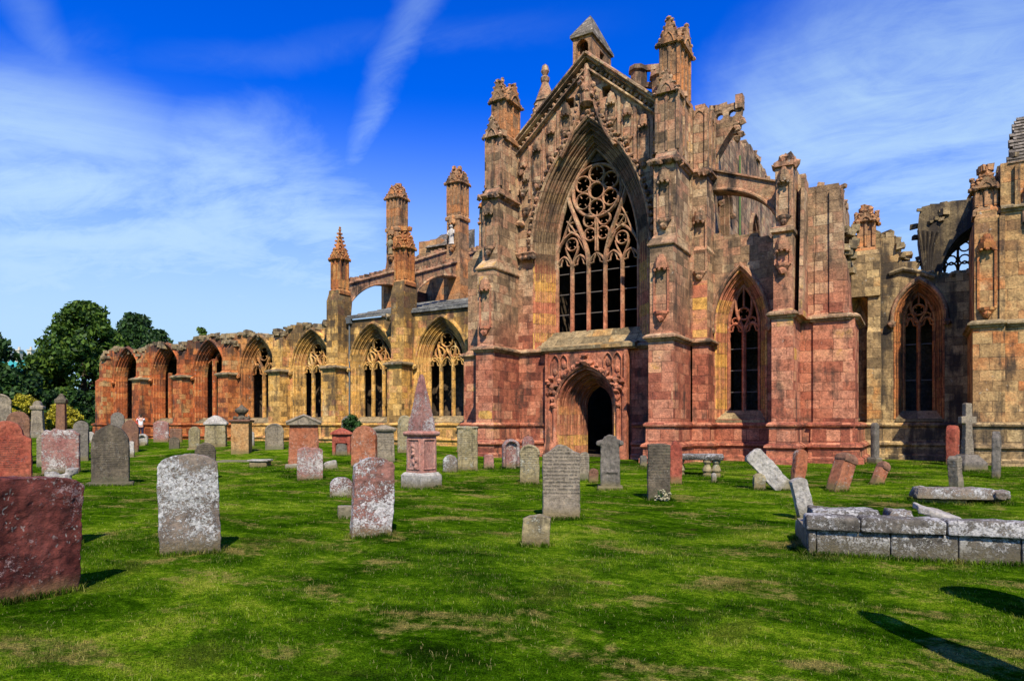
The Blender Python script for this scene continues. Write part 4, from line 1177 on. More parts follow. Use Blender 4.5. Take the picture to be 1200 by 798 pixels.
# ================================================================== GRAVESTONES
GM = {
    'darkred': gravemat('dark_red_sandstone', (.07, .014, .010), (.17, .045, .032), .42, (.40, .26, .23), 15, .4, (.16, .1, .04)),
    'redtext': gravemat('red_sandstone_with_lettering', (.26, .055, .03), (.34, .095, .05), .12, (.5, .36, .3), 10, .25, (.16, .1, .04), .8),
    'red': gravemat('red_sandstone', (.24, .05, .03), (.33, .09, .05), .2, (.5, .36, .3), 10, .25),
    'brick': gravemat('orange_red_sandstone', (.30, .095, .04), (.37, .15, .075), .45, (.5, .42, .34), 13, .45),
    'ochre': gravemat('ochre_sandstone', (.36, .18, .06), (.40, .24, .10), .15, (.5, .4, .25), 9, .2),
    'brown': gravemat('brown_sandstone', (.16, .08, .05), (.22, .11, .06), .2, (.3, .28, .15), 9, .4),
    'pink': gravemat('pink_lichened_sandstone', (.33, .17, .13), (.24, .10, .08), .68, (.6, .55, .48), 15, .35),
    'pinkmono': gravemat('pink_monument_stone', (.38, .165, .12), (.36, .2, .15), .3, (.6, .52, .46), 9, .3),
    'lichen': gravemat('white_lichened_stone', (.13, .10, .075), (.24, .19, .14), .74, (.56, .55, .5), 19, .3, (.14, .11, .05)),
    'lichpink': gravemat('heavily_lichened_pink_stone', (.28, .13, .095), (.15, .075, .055), .8, (.6, .57, .52), 14, .35),
    'grey': gravemat('grey_stone', (.20, .165, .115), (.28, .23, .155), .3, (.42, .42, .36), 9, .5, (.14, .13, .07), .6),
    'inscr': gravemat('grey_inscribed_stone', (.22, .178, .125), (.28, .23, .16), .22, (.38, .36, .3), 9, .35, (.2, .15, .06), 1.0),
    'dark': gravemat('dark_grey_stone', (.08, .064, .042), (.135, .107, .068), .3, (.24, .26, .13), 8, .55, (.1, .09, .05), .6),
    'slate': gravemat('cool_grey_stone', (.115, .10, .078), (.17, .148, .115), .15, (.4, .4, .38), 9, .25),
    'yellow': gravemat('yellow_grey_stone', (.26, .21, .10), (.33, .27, .15), .4, (.48, .46, .34), 10, .6, (.16, .12, .05), .5),
    'white': gravemat('pale_stone', (.30, .27, .22), (.43, .40, .34), .42, (.6, .59, .54), 14, .25),
    'tomb': gravemat('ledger_tomb_stone', (.085, .075, .06), (.15, .13, .10), .82, (.5, .48, .44), 11, .6, (.12, .1, .05)),
}
TEXS = {}
for nm, ns, dep in (('chip', .35, 3), ('worn', .9, 2), ('grain', .08, 3)):
    tx = bpy.data.textures.new(nm, 'CLOUDS'); tx.noise_scale = ns; tx.noise_depth = dep; TEXS[nm] = tx

def outline(shape, w, h):
    a = w / 2; P = []
    def arc(cx, cz, r, a0, a1, n=10, rz=None):
        return [(cx + r * math.cos(R(a0 + (a1 - a0) * i / n)), cz + (rz or r) * math.sin(R(a0 + (a1 - a0) * i / n))) for i in range(n + 1)]
    base = [(-a, -.35), (a, -.35)]
    if shape == 'round': return base + arc(0, h - a, a, 0, 180, 14)
    if shape == 'segment': return base + arc(0, h - .22 * w, a, 0, 180, 12, .22 * w)
    if shape == 'lowseg': return base + arc(0, h - .1 * w, a, 0, 180, 12, .1 * w)
    if shape == 'shoulder':
        r = a * .66
        return base + [(a, h - r - .1 * w), (a * .8, h - r - .06 * w)] + arc(0, h - r, r, 0, 180, 12) + [(-a * .8, h - r - .06 * w), (-a, h - r - .1 * w)]
    if shape == 'sagshoulder':
        return base + [(a, h - .2 * w), (a * .9, h - .12 * w), (a * .7, h - .12 * w), (a * .62, h - .03 * w)] + arc(0, h - .08 * w, a * .58, 10, 170, 8, .08 * w) + [(-a * .62, h - .03 * w), (-a * .7, h - .12 * w), (-a * .9, h - .14 * w), (-a, h - .22 * w)]
    if shape == 'gothic':
        ar = arch(0, a, h - w * .62, h - w * .62, radius(a, w * .62), 8)
        return base + [(x, z) for x, z in reversed(ar)][1:-1]
    if shape == 'rough':
        n = 9; q = []
        for i in range(n + 1):
            x = a - w * i / n
            q.append((x, h - .06 * h * random.random() - .10 * h * abs(x / a) ** 3))
        return base + q
    if shape == 'slant': return base + [(a, h * .93), (a * .4, h), (-a * .5, h * .97), (-a, h * .86)]
    if shape == 'hump': return base + [(a, h * .55)] + arc(0, h * .55, a, 0, 180, 12, h * .45) + [(-a, h * .55)]
    if shape == 'scroll':
        return base + [(a * .92, h * .78), (a * 1.08, h * .8), (a * 1.12, h * .86), (a * .95, h * .9), (a * .72, h * .9), (a * .55, h * .97)] + arc(0, h * .93, a * .45, 20, 160, 6, h * .07) + [(-a * .55, h * .97), (-a * .72, h * .9), (-a * .95, h * .9), (-a * 1.12, h * .86), (-a * 1.08, h * .8), (-a * .92, h * .78)]
    if shape == 'peak': return base + [(a, h * .88), (a * .7, h * .9), (a * .25, h * .985), (0, h), (-a * .25, h * .985), (-a * .7, h * .9), (-a, h * .86)]
    return base + [(a, h * .985), (0, h), (-a, h * .99)]

def weather(o, vox, amp, big=1.0):
    rm = o.modifiers.new('remesh', 'REMESH'); rm.mode = 'VOXEL'; rm.voxel_size = vox; rm.use_smooth_shade = True
    for tx, k in (('chip', 1.0 * big), ('grain', .45)):
        d = o.modifiers.new(tx, 'DISPLACE'); d.texture = TEXS[tx]; d.texture_coords = 'GLOBAL'; d.strength = amp * k; d.mid_level = .5

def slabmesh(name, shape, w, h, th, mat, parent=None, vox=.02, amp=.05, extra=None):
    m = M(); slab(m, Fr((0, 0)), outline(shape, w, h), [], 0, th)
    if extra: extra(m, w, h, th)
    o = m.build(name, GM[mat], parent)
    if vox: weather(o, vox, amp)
    return o

CNT = [0]
def place(o, x, y, z, az, roll=0, pitch=0):
    """az: compass angle of the face, degrees from east towards south"""
    o.location = (x, y, z)
    o.rotation_euler = (Matrix.Rotation(R(90 - az), 4, 'Z') @ Matrix.Rotation(R(roll), 4, 'Y') @ Matrix.Rotation(R(pitch), 4, 'X')).to_euler()

def stone(u0, u1, vt, vb, shape, mat, label, th=.16, az=40, roll=0, pitch=0, plinth=None, extra=None, name='gravestone', cat='gravestone', amp=None, d=None):
    """a headstone whose foot stands where the photograph puts it, at its real size"""
    u = (u0 + u1) / 2
    if d is None: x, y, z, d = ontoground(u, vb)
    else:
        dx, dy = ray(u); x, y = dx * d, dy * d; z = ground(x, y)
    px = d / FPX
    h = (vb - vt) * px
    n = Vector((math.cos(R(az)), -math.sin(R(az)))); c = Vector((-x, -y)).normalized()
    cd = max(.3, abs(n.dot(c))); sd_ = math.sqrt(max(0, 1 - cd * cd))
    dx, dy = ray(u); obl = math.hypot(dx, dy)
    W_ = (u1 - u0) * px / obl if False else (u1 - u0) * px
    w = max(.14, (W_ - th * sd_) / cd) if cd > .35 else max(.3, W_)
    vox = max(.014, min(.05, 1.1 * px))
    am = amp if amp is not None else .035 + .012 * min(1, d / 20)
    if plinth:
        r = empty(name, (0, 0, 0))
        p = M(); p.stack([(-.3, -w * .62, w * .62, -.12, th + .12), (plinth - .03, -w * .62, w * .62, -.12, th + .12), (plinth, -w * .59, w * .59, -.09, th + .09)])
        o1 = p.build('plinth', GM[mat], r); weather(o1, max(.025, vox * 1.3), am * .7)
        o2 = slabmesh('headstone', shape, w, h, th, mat, r, vox, am, extra)
    else:
        r = slabmesh(name, shape, w, h, th, mat, None, vox, am, extra)
    place(r, x, y, z, az, roll, pitch)
    tag(r, label, cat, 'gravestones on the lawn')
    return r

def lump(m, w, h, th): m.blob((0, th / 2, h * .1), .1)

def framed(m, w, h, th):
    f = Fr((0, 0))
    bar(m, f, [(-w * .34, .1), (-w * .34, h - w * .5)] + [(w * .34 * math.cos(a), h - w * .5 + w * .34 * math.sin(a)) for a in np.linspace(PI, 0, 12)] + [(w * .34, .1)], .07, .1, -.05)
    m.box(-w / 2 - .03, w / 2 + .03, -.05, th + .04, h - .08, h - .01)
def recess(m, w, h, th):
    f = Fr((0, 0))
    bar(m, f, [(-w * .38, .05), (-w * .38, h - w * .5)] + [(w * .38 * math.cos(a), h - w * .5 + w * .38 * math.sin(a)) for a in np.linspace(PI, 0, 12)] + [(w * .38, .05)], .12, .22, -.16)
def rim(m, w, h, th):
    f = Fr((0, 0)); a = w / 2
    bar(m, f, [(a * .97 * math.cos(q), h - a + a * .97 * math.sin(q)) for q in np.linspace(PI, 0, 14)], .08, .1, -.06)
def cornice(m, w, h, th):
    m.box(-w * .62, w * .62, -.1, th + .1, h - .16, h - .06)
    m.stack([(h - .06, -w * .62, w * .62, -.1, th + .1), (h + .06, -w * .1, w * .1, 0, th)])
def scrolls(m, w, h, th):
    for sg in (-1, 1):
        m.tube([(sg * w * .56, -.05, h * .84), (sg * w * .56, th + .04, h * .84)], .06, 8)
    f = Fr((0, 0))
    bar(m, f, bez((-w * .1, h * .85), (w * .22, h * .75), (-w * .15, h * .6), (w * .14, h * .42), 10), .05, .07, -.05)
    bar(m, f, bez((w * .12, h * .84), (w * .0, h * .78), (w * .2, h * .7), (w * .2, h * .6), 8), .04, .06, -.045)
    bar(m, f, [(-w * .35, h * .3), (-w * .35, .05)], .05, .06, -.04); bar(m, f, [(w * .38, h * .3), (w * .38, .05)], .05, .06, -.04)
    bar(m, f, [(-w * .38, h * .32), (w * .4, h * .32)], .05, .07, -.045)

# --- foreground and middle ground, left to right
# big red slab at the left edge, its face turned east
def place_big():
    h, w, th = 1.19, 1.22, .17
    o = slabmesh('gravestone', 'lowseg', w, h, th, 'darkred', None, .013, .06)
    place(o, -7.1, 3.03, -.03, -4, 1.0, 2)
    tag(o, 'big dark red slab with a mossy curved top, nearest the front at the left edge', 'gravestone', 'gravestones on the lawn')
place_big()
# pale lumps behind the red slab
r_ = M()
for k in range(7): r_.rock((random.uniform(-.15, .15), random.uniform(-.08, .08), random.uniform(.85, 1.02)), (.13, .12, .1))
r_.stack([(-.2, -.2, .2, -.1, .1), (.9, -.17, .17, -.08, .08)])
x, y, z, d_ = ontoground(74, 640)
o = r_.build('gravestone', GM['white']); o.location = (x, y, z); weather(o, .02, .04)
tag(o, 'small pale broken stump just showing above the big dark red slab', 'gravestone', 'gravestones on the lawn')

S = stone
S(-18, 32, 493, 567, 'shoulder', 'redtext', 'red rounded headstone with a pale plinth behind the big dark red slab', .2, 30, plinth=.12)
S(9, 33, 482, 545, 'round', 'brown', 'dark brown rounded headstone rising behind the red one at the left edge', .2, 30)
S(-12, 11, 462, 540, 'round', 'grey', 'tall grey headstone with a moulded arched rim at the far left edge', .2, 30, extra=rim)
S(51, 90, 501, 556, 'rough', 'pink', 'pink headstone crusted with white lichen, behind the pale broken stump', .18, 42)
S(43, 53, 509, 547, 'rough', 'grey', 'narrow grey stone half hidden behind the pink lichen-crusted headstone', .14, 42)
S(79, 102, 502, 540, 'rect', 'slate', 'flat topped dark grey stone right behind the pink lichen-crusted headstone', .16, 40)
S(86, 103, 492, 532, 'round', 'slate', 'rounded dark grey stone peeping out behind the flat topped one', .16, 40)
S(103, 110, 505, 518, 'round', 'white', 'tiny pale rounded stone in front of the dark hedge', .12, 40)
S(109, 149, 497, 569, 'gothic', 'dark', 'dark grey pointed headstone with mossy green edges on a broad plinth', .2, 36, plinth=.1)
S(130, 145, 482, 524, 'round', 'slate', 'grey rounded headstone peeping above the mossy edged dark one', .16, 38)
S(141, 161, 489, 527, 'hump', 'brown', 'red brown headstone with a sloping mossy top beside the visitor', .18, 40, roll=2)
S(149, 157, 515, 534, 'slant', 'white', 'small white triangular stone at the foot of the sloping red brown headstone', .12, 40)
S(161, 173, 508, 522, 'round', 'white', 'small white rounded stone with a hollow front at the feet of the visitor', .12, 40, extra=recess)
S(180, 197, 493, 518, 'sagshoulder', 'pink', 'pinkish headstone with a scalloped top in front of the orange nave wall', .16, 45)
S(199, 213, 502, 518, 'rect', 'brown', 'low brown stone with a lichened top behind a small dark green one', .14, 45)
S(198, 210, 511, 525, 'round', 'dark', 'small dark greenish stub in front of a low brown stone', .14, 45)
S(221, 234, 497, 524, 'round', 'yellow', 'slim yellow grey rounded headstone against the orange nave wall', .14, 45, plinth=.06)
S(229, 252, 519, 562, 'round', 'dark', 'dark grey rounded headstone peeping over the big white lichened one', .15, 40)
S(191, 256, 532, 650, 'segment', 'lichen', 'big upright headstone covered in white lichen at the left front', .13, 33, roll=-1.5, amp=.05)
S(289, 298, 504, 522, 'peak', 'white', 'little pale pointed stone right of the orange pillar monument', .12, 45)
S(311, 332, 495, 525, 'shoulder', 'grey', 'grey headstone with rounded head and shoulders near the third nave window', .16, 45, extra=rim)
S(349, 378, 523, 563, 'rough', 'pink', 'squat pink headstone with ragged lichened top in front of the pedimented red one', .2, 40)
S(381, 396, 540, 550, 'slant', 'white', 'small white block leaning in the grass', .25, 45, roll=-12)
S(400, 414, 487, 521, 'gothic', 'slate', 'blue grey pointed slab standing under the ivy by the nave', .12, 45)
S(410, 441, 499, 548, 'round', 'brick', 'orange red rounded headstone with a white crusted foot and a dark side', .3, 62)
S(412, 462, 536, 630, 'sagshoulder', 'lichpink', 'pink headstone with notched shoulders and thick white lichen at the centre left front', .2, 35, roll=2.5, pitch=-3, amp=.06)
S(387, 413, 559, 583, 'hump', 'lichpink', 'low rounded boulder-like stone blotched with white lichen', .22, 45)
S(396, 412, 593, 608, 'rect', 'grey', 'small square grey block beside the notched pink headstone', .2, 45)
S(466, 483, 486, 530, 'round', 'yellow', 'yellow grey rounded headstone half hidden by the pink obelisk', .16, 45)
S(518, 536, 533, 554, 'hump', 'lichen', 'small dark boulder with a white lichen patch right of the pink obelisk', .3, 60)
S(536, 560, 499, 552, 'rect', 'yellow', 'yellow grey square headstone with a raised arched frame beside the left buttress', .16, 55, extra=framed)
S(567, 579, 532, 549, 'rough', 'pink', 'small pinkish stub between the framed square stone and the hollow one', .16, 50)
S(588, 610, 514, 549, 'round', 'pink', 'headstone with a deep arched hollow in its face left of the church door', .2, 55, extra=recess)
S(612, 627, 511, 550, 'round', 'pink', 'pink rounded headstone behind the pale rimmed one near the church door', .16, 55)
S(609, 632, 522, 567, 'round', 'yellow', 'pale yellowish headstone with a rounded rim and mossy foot', .2, 62, extra=rim)
S(636, 680, 521, 609, 'peak', 'inscr', 'tall grey headstone covered in worn rows of lettering in the centre', .24, 62)
S(611, 643, 604, 641, 'slant', 'yellow', 'small greenish grey stub at the front foot of the tall lettered headstone', .14, 62, roll=3)
S(679, 691, 529, 563, 'slant', 'grey', 'thin grey pointed stone behind the right shoulder of the lettered headstone', .14, 55)
S(690, 702, 549, 566, 'round', 'brown', 'low round brown stone left of the scroll topped one', .14, 60)
S(703, 727, 509, 574, 'scroll', 'slate', 'dark grey headstone with carved scroll shoulders in front of the church door', .2, 66, extra=scrolls, plinth=.1)
S(759, 786, 520, 586, 'rect', 'dark', 'tall dark square headstone with white crust along its top and flowers at its foot', .22, 66)
S(785, 800, 517, 568, 'shoulder', 'red', 'narrow red headstone standing right behind the tall dark square one', .16, 66)
S(750, 759, 533, 547, 'rough', 'slate', 'little grey stone in the shade left of the tall dark square headstone', .12, 60)
S(834, 841, 554, 565, 'round', 'white', 'tiny white post at the end of the baluster table tomb', .08, 50)
S(883, 898, 554, 574, 'round', 'yellow', 'low rounded stone under the toppled white slab', .14, 62)
S(928, 945, 526, 569, 'round', 'brick', 'red stub with a round head beside the toppled white slab', .2, 50, roll=8)
S(937, 958, 559, 609, 'segment', 'white', 'white crusted narrow stone tilting left at the corner of the ledger tomb', .16, 62, roll=-13)
S(1023, 1033, 495, 544, 'gothic', 'slate', 'slim grey stone standing against the right wall behind the leaning pillars', .2, 40, plinth=.25)
S(1115, 1129, 498, 545, 'gothic', 'red', 'tall narrow red stone with a dark pointed head, before the shaded wall', .3, 20)
S(1119, 1134, 533, 573, 'rough', 'grey', 'narrow mottled grey stone leaning in front of the tall red one', .22, 30, roll=-6)
S(1167, 1178, 505, 561, 'peak', 'slate', 'thin pale grey slab seen almost edge on at the far right', .18, 12)

# --- monuments made of parts
def base_at(u, v):
    x, y, z, d = ontoground(u, v); return x, y, z, d, d / FPX

def root(name, u, v, az, label, cat, roll=0, pitch=0):
    x, y, z, d, p = base_at(u, v)
    r = empty(name); place(r, x, y, z, az, roll, pitch); tag(r, label, cat)
    if cat == 'gravestone': r['group'] = 'gravestones on the lawn'
    return r, p

def part(m, name, mat, r, vox=.03, amp=.03):
    o = m.build(name, GM[mat] if isinstance(mat, str) else mat, r)
    if vox: weather(o, vox, amp)
    return o

# pink obelisk
r, p = root('obelisk_monument', 494, 571, 97, 'pink obelisk with a lichened pyramid spire on a square pedestal', 'monument')
m = M(); k = 1.0
H_ = lambda v: (572 - v) * p
def sq(z, h): return (z, -h, h, -h, h)
m.stack([sq(-.3, .36), sq(H_(557), .36), sq(H_(554), .31)]); part(m, 'base', 'white', r, .02, .035)
m = M(); m.stack([sq(H_(556), .275), sq(H_(511), .265)])
for fr_ in (Fr((0, -.27)), Fr((.27, 0), PI / 2)):
    bar(m, fr_, [(-.2, H_(550)), (-.2, H_(516)), (.2, H_(516)), (.2, H_(550))], .05, .07, -.04, True)
for k in range(6): m.blob((random.uniform(-.08, .08), -.27, H_(548 - 5 * k)), .065, .4)
part(m, 'pedestal', 'pinkmono', r, .014, .02)
m = M(); m.stack([sq(H_(512), .30), sq(H_(510), .34), sq(H_(507.5), .34), sq(H_(506), .27)]); part(m, 'cornice', 'pinkmono', r, .018, .015)
m = M(); m.stack([sq(H_(507), .245), sq(H_(497), .235), sq(H_(444), .06), sq(H_(440), .03)]); part(m, 'spire', 'pink', r, .014, .035)
# orange pillar with an urn
r, p = root('pillar_monument', 281, 526, 50, 'square ochre pillar monument crowned by a dark carved urn', 'monument')
H_ = lambda v: (526 - v) * p
m = M(); m.stack([(-.3, -.36, .36, 0, .72), (H_(489), -.36, .36, 0, .72)]); part(m, 'shaft', 'ochre', r)
m = M(); m.stack([(H_(489), -.42, .42, -.06, .78), (H_(486.5), -.46, .46, -.1, .82), (H_(485.5), -.34, .34, .02, .7)]); part(m, 'cornice', 'brown', r, .03, .02)
m = M(); m.ngon_stack(0, .36, [(H_(486), .3), (H_(484), .28), (H_(482), .14), (H_(480), .12), (H_(477), .26), (H_(474), .3), (H_(472), .2), (H_(470), .1), (H_(468), .05)], 10)
for k in range(8): m.blob((.3 * math.cos(k), .36 + .3 * math.sin(k), H_(484)), .1, .4)
part(m, 'urn', 'dark', r, .03, .04)
# domed block monument
r, p = root('block_monument', 252, 524, 45, 'squat grey block monument with a white crusted domed cap by the nave', 'monument')
H_ = lambda v: (524 - v) * p
m = M(); m.stack([(-.3, -.5, .5, 0, .6), (H_(498), -.47, .47, 0, .6)]); part(m, 'block', 'yellow', r, .03, .05)
m = M(); m.stack([(H_(498), -.55, .55, -.06, .66), (H_(495.5), -.55, .55, -.06, .66), (H_(490), -.32, .32, .1, .5), (H_(487), -.1, .1, .2, .4)]); part(m, 'cap', 'white', r, .035, .06)
# red monument with pediment
r, p = root('pedimented_monument', 356, 549, 45, 'orange red headstone under a heavy grey pediment, in the left middle of the lawn', 'gravestone')
H_ = lambda v: (549 - v) * p
m = M(); m.stack([(-.3, -.52, .52, 0, .3), (H_(498), -.46, .46, 0, .3)]); part(m, 'headstone', 'brick', r, .025, .035)
m = M(); w_ = .57
m.add([(-w_, -.1, H_(498)), (w_, -.1, H_(498)), (w_, .4, H_(498)), (-w_, .4, H_(498)), (-w_, -.1, H_(495)), (w_, -.1, H_(495)), (w_, .4, H_(495)), (-w_, .4, H_(495)), (0, -.1, H_(486)), (0, .4, H_(486))],
      [(3, 2, 1, 0), (0, 1, 5, 8, 4), (3, 7, 9, 6, 2), (1, 2, 6, 5), (0, 4, 7, 3), (4, 8, 9, 7), (8, 5, 6, 9)])
bar(m, Fr((0, 0)), [(-w_, H_(495.5)), (0, H_(486.5)), (w_, H_(495.5))], .1, .2, -.16)
part(m, 'pediment', 'grey', r, .025, .03)
m = M()
for k in range(9): m.rock((-.5 + .13 * k, -.02, .04), (.2, .2, .24))
part(m, 'foot_stones', 'white', r, .03, .05)
# small red aedicule with slate panel
r, p = root('framed_monument', 400, 527, 50, 'small red monument framing a dark slate panel, in front of the ivy', 'gravestone')
H_ = lambda v: (527 - v) * p
m = M(); 
for sg in (-1, 1): m.box(sg * .3 - .07, sg * .3 + .07, 0, .3, -.2, H_(502))
m.box(-.34, .34, .1, .3, -.2, H_(503)); m.box(-.3, .3, .02, .3, H_(512), H_(502))
part(m, 'frame', 'red', r, .025, .02)
m = M(); m.stack([(H_(502), -.44, .44, -.08, .38), (H_(500), -.44, .44, -.08, .38), (H_(497), -.26, .26, 0, .3), (H_(494), -.06, .06, .1, .2)]); part(m, 'cornice', 'red', r, .025, .03)
m = M(); slab(m, Fr((0, .05)), outline('round', .44, H_(511)), [], 0, .06); part(m, 'panel', 'slate', r, None)
# grey headstone with cornice
r, p = root('corniced_monument', 450, 540, 45, 'grey green headstone with a moulded cornice behind the notched pink one', 'gravestone')
H_ = lambda v: (540 - v) * p
m = M(); m.stack([(-.3, -.42, .42, 0, .3), (H_(503), -.36, .36, 0, .3)]); part(m, 'headstone', 'grey', r, .025, .03)
m = M(); m.stack([(H_(504), -.4, .4, -.05, .35), (H_(501.5), -.46, .46, -.1, .4), (H_(500), -.46, .46, -.1, .4), (H_(496), -.08, .08, .1, .2)]); part(m, 'cornice', 'grey', r, .025, .025)
# tapered grey monument at left, small gabled one, brown pillar
r, p = root('tapered_monument', 42, 513, 40, 'pale grey tapered monument with a rounded top between the golden bushes', 'monument')
H_ = lambda v: (513 - v) * p
m = M(); m.stack([(-.3, -.62, .62, 0, .9), (H_(506), -.62, .62, 0, .9), (H_(505), -.52, .52, .08, .82)]); part(m, 'base', 'grey', r, .05, .04)
m = M(); m.stack([(H_(506), -.5, .5, .12, .8), (H_(502), -.42, .42, .16, .74), (H_(479), -.34, .34, .2, .7)]); part(m, 'shaft', 'grey', r, .05, .05)
m = M(); m.stack([(H_(480), -.44, .44, .12, .78), (H_(476), -.46, .46, .1, .8), (H_(475), -.3, .3, .2, .7)]); m.tube([(0, .15, H_(473.5)), (0, .75, H_(473.5))], .28, 10); part(m, 'cap', 'grey', r, .05, .04)
r, p = root('gabled_monument', 58, 510, 40, 'small grey gabled monument next to the brown pillar', 'monument')
H_ = lambda v: (510 - v) * p
m = M(); m.box(-.34, .34, 0, .5, -.3, H_(484)); part(m, 'block', 'slate', r, .05, .03)
m = M(); m.stack([(H_(484.5), -.42, .42, -.05, .55), (H_(483), -.42, .42, -.05, .55), (H_(479.5), -.04, .04, -.05, .55)]); part(m, 'cap', 'slate', r, .05, .02)
r, p = root('pillar_monument', 70.5, 514, 40, 'tall brown square pillar with a pointed cap in front of a golden bush', 'monument')
H_ = lambda v: (514 - v) * p
m = M(); m.stack([(-.3, -.3, .3, 0, .6), (H_(472), -.27, .27, .03, .57)]); part(m, 'shaft', 'brown', r, .04, .03)
m = M(); m.stack([(H_(472.5), -.34, .34, -.04, .64), (H_(468), -.36, .36, -.06, .66), (H_(467), -.26, .26, .04, .56), (H_(461), -.08, .08, .22, .38)]); part(m, 'cap', 'dark', r, .04, .03)
# low box tomb with a sunken ledger
r, p = root('box_tomb', 301.5, 542, 60, 'little stone box tomb on the lawn below the ochre pillar', 'tomb')
m = M(); m.box(-.3, .3, .03, .5, -.2, .22); part(m, 'chest', 'yellow', r, .025, .03)
m = M(); m.box(-.36, .36, -.02, .56, .22, .29); part(m, 'lid', 'white', r, .025, .02)
r, p = root('ledger_slab', 280, 537, 60, 'flat worn ledger slab sunk in the grass beside the little box tomb', 'ledger')
m = M(); m.stack([(-.2, -.75, .7, -.3, .35), (.035, -.75, .7, -.3, .35)]); part(m, 'slab', 'grey', r, .03, .03)
# baluster table tomb
r, p = root('table_tomb', 818, 558, 75, 'low table tomb on stone balusters beside the right buttress', 'tomb')
m = M(); m.stack([(.46, -.68, .68, -.05, .75), (.56, -.72, .72, -.1, .8), (.62, -.7, .7, -.08, .78)]); part(m, 'table_top', 'tomb', r, .025, .025)
for x_, y_ in ((-.5, .1), (.25, .05), (.5, .1), (-.5, .6), (.5, .6)):
    m = M(); m.ngon_stack(x_, y_, [(-.2, .13), (.06, .13), (.09, .09), (.16, .14), (.26, .11), (.34, .07), (.39, .12), (.46, .12)], 10); part(m, 'baluster', 'yellow', r, .02, .015)
# toppled white slab
x, y, z, d_, p = base_at(908, 574)
o = slabmesh('gravestone', 'segment', .42, 1.2, .16, 'white', None, .02, .06)
place(o, x + .28, y, z, 62, -42, -4); tag(o, 'long white slab toppled steeply to the left near the right buttress', 'gravestone', 'gravestones on the lawn')
# leaning red pillars with dark caps
def leaner(u, v, w_, h_, roll, label):
    r, p = root('leaning_pillar', u, v, 45, label, 'gravestone', roll)
    m = M(); m.stack([(-.3, -w_ / 2, w_ / 2, 0, w_), (h_, -w_ / 2.2, w_ / 2.2, .02, w_)]); part(m, 'shaft', 'brick', r, .02, .03)
    m = M(); m.stack([(h_ - .04, -w_ * .47, w_ * .47, .0, w_ + .01), (h_ + .02, -w_ * .5, w_ * .5, -.01, w_ + .01), (h_ + .1, -w_ * .46, w_ * .46, .01, w_), (h_ + .17, -w_ * .28, w_ * .28, .07, w_ - .07)]); part(m, 'cap', 'brown', r, .02, .04)
leaner(987, 576, .36, .74, 20, 'stout red pillar with a dark cap leaning right in front of the corner pier')
leaner(1031, 568, .24, .46, 27, 'short red pillar with a round brown head leaning far right')
# stone cross
r, p = root('stone_cross', 1142, 552, 55, 'tall grey stone cross on a tapered stepped base by the east bay', 'cross')
H_ = lambda v: (552 - v) * p
m = M(); m.stack([(-.3, -.4, .4, -.1, .7), (.25, -.38, .38, -.08, .68), (.5, -.2, .2, .1, .5)]); part(m, 'base', 'slate', r, .03, .03)
m = M(); m.stack([(.45, -.15, .15, .18, .42), (H_(507), -.11, .11, .21, .39), (H_(472), -.1, .1, .22, .38)]); m.box(-.24, .24, .22, .38, H_(496), H_(488)); part(m, 'cross', 'grey', r, .02, .02)
# fallen slab
r, p = root('fallen_slab', 1121, 590, 72, 'long pale broken slab lying flat on a low footing behind the ledger tomb', 'slab')
m = M(); m.stack([(.1, -.75, .72, -.1, .4), (.3, -.7, .66, -.02, .36)])
for k in range(8): m.rock((.72 + random.uniform(-.05, .1), random.uniform(-.1, .35), .12 + random.uniform(-.05, .1)), (.16, .2, .14))
part(m, 'slab', 'lichen', r, .02, .07)
m = M(); m.box(-.68, .2, 0, .35, -.2, .11); part(m, 'footing', 'brown', r, .03, .04)

# --- big ledger tomb on the right
x0, y0, z0, d0_ = ontoground(947, 651)
x1, y1, z1, d1_ = ontoground(1203, 664)
ang = math.atan2(y1 - y0, x1 - x0)
L = 3.9
r = empty('ledger_tomb', (x0, y0, z0 + .01), ang)
tag(r, 'long low ledger tomb with broken lichened cover slabs at the right edge of the picture', 'tomb')
xx = 0.0
for i, (wd, mt) in enumerate(((.1, 'tomb'), (.83, 'grey'), (.72, 'tomb'), (.64, 'tomb'), (.8, 'tomb'), (.78, 'grey'))):
    m = M(); m.box(xx + .006, xx + wd - .006, .02 + .012 * (i % 2), .22, -.2, .31); part(m, 'side_panel', 'tomb', r, .016, .018)
    xx += wd
L = xx
xx = -.03
for i, wd in enumerate((.62, .93, 1.2, 1.2)):
    m = M(); m.stack([(.315, xx + .006, xx + wd - .006, -.03, .34), (.46, xx + .006, xx + wd - .006, -.035 + .01 * i, .34), (.49, xx + .03, xx + wd - .03, .0, .32)]); part(m, 'cover_slab', 'tomb', r, .016, .035)
    xx += wd
m = M(); m.box(.0, .16, .22, 1.3, -.2, .30); part(m, 'end_panel', 'grey', r, .02, .03)
m = M(); m.box(.0, L, 1.25, 1.4, -.2, .26); part(m, 'side_panel', 'tomb', r, .025, .03)
m = M(); m.stack([(.36, .1, .95, .5, 1.0), (.505, .12, .9, .55, .95)]); part(m, 'cover_slab', 'tomb', r, .02, .06)
m = M(); m.stack([(.36, 1.02, 1.34, .5, 1.0), (.52, 1.05, 1.28, .55, .95)]); part(m, 'cover_slab', 'lichen', r, .02, .07)
m = M(); m.add([(1.38, .6, .58), (1.9, .55, .42), (1.95, 1.0, .42), (1.42, 1.05, .6), (1.38, .6, .5), (1.9, .55, .3), (1.95, 1.0, .3), (1.42, 1.05, .52)], [(0, 1, 2, 3), (7, 6, 5, 4), (0, 4, 5, 1), (1, 5, 6, 2), (2, 6, 7, 3), (3, 7, 4, 0)]); part(m, 'cover_slab', 'white', r, .02, .05)
m = M(); m.box(.16, L, .22, 1.25, -.1, .24)
MAT_TURF = None
turf_part = m
TOMB = r

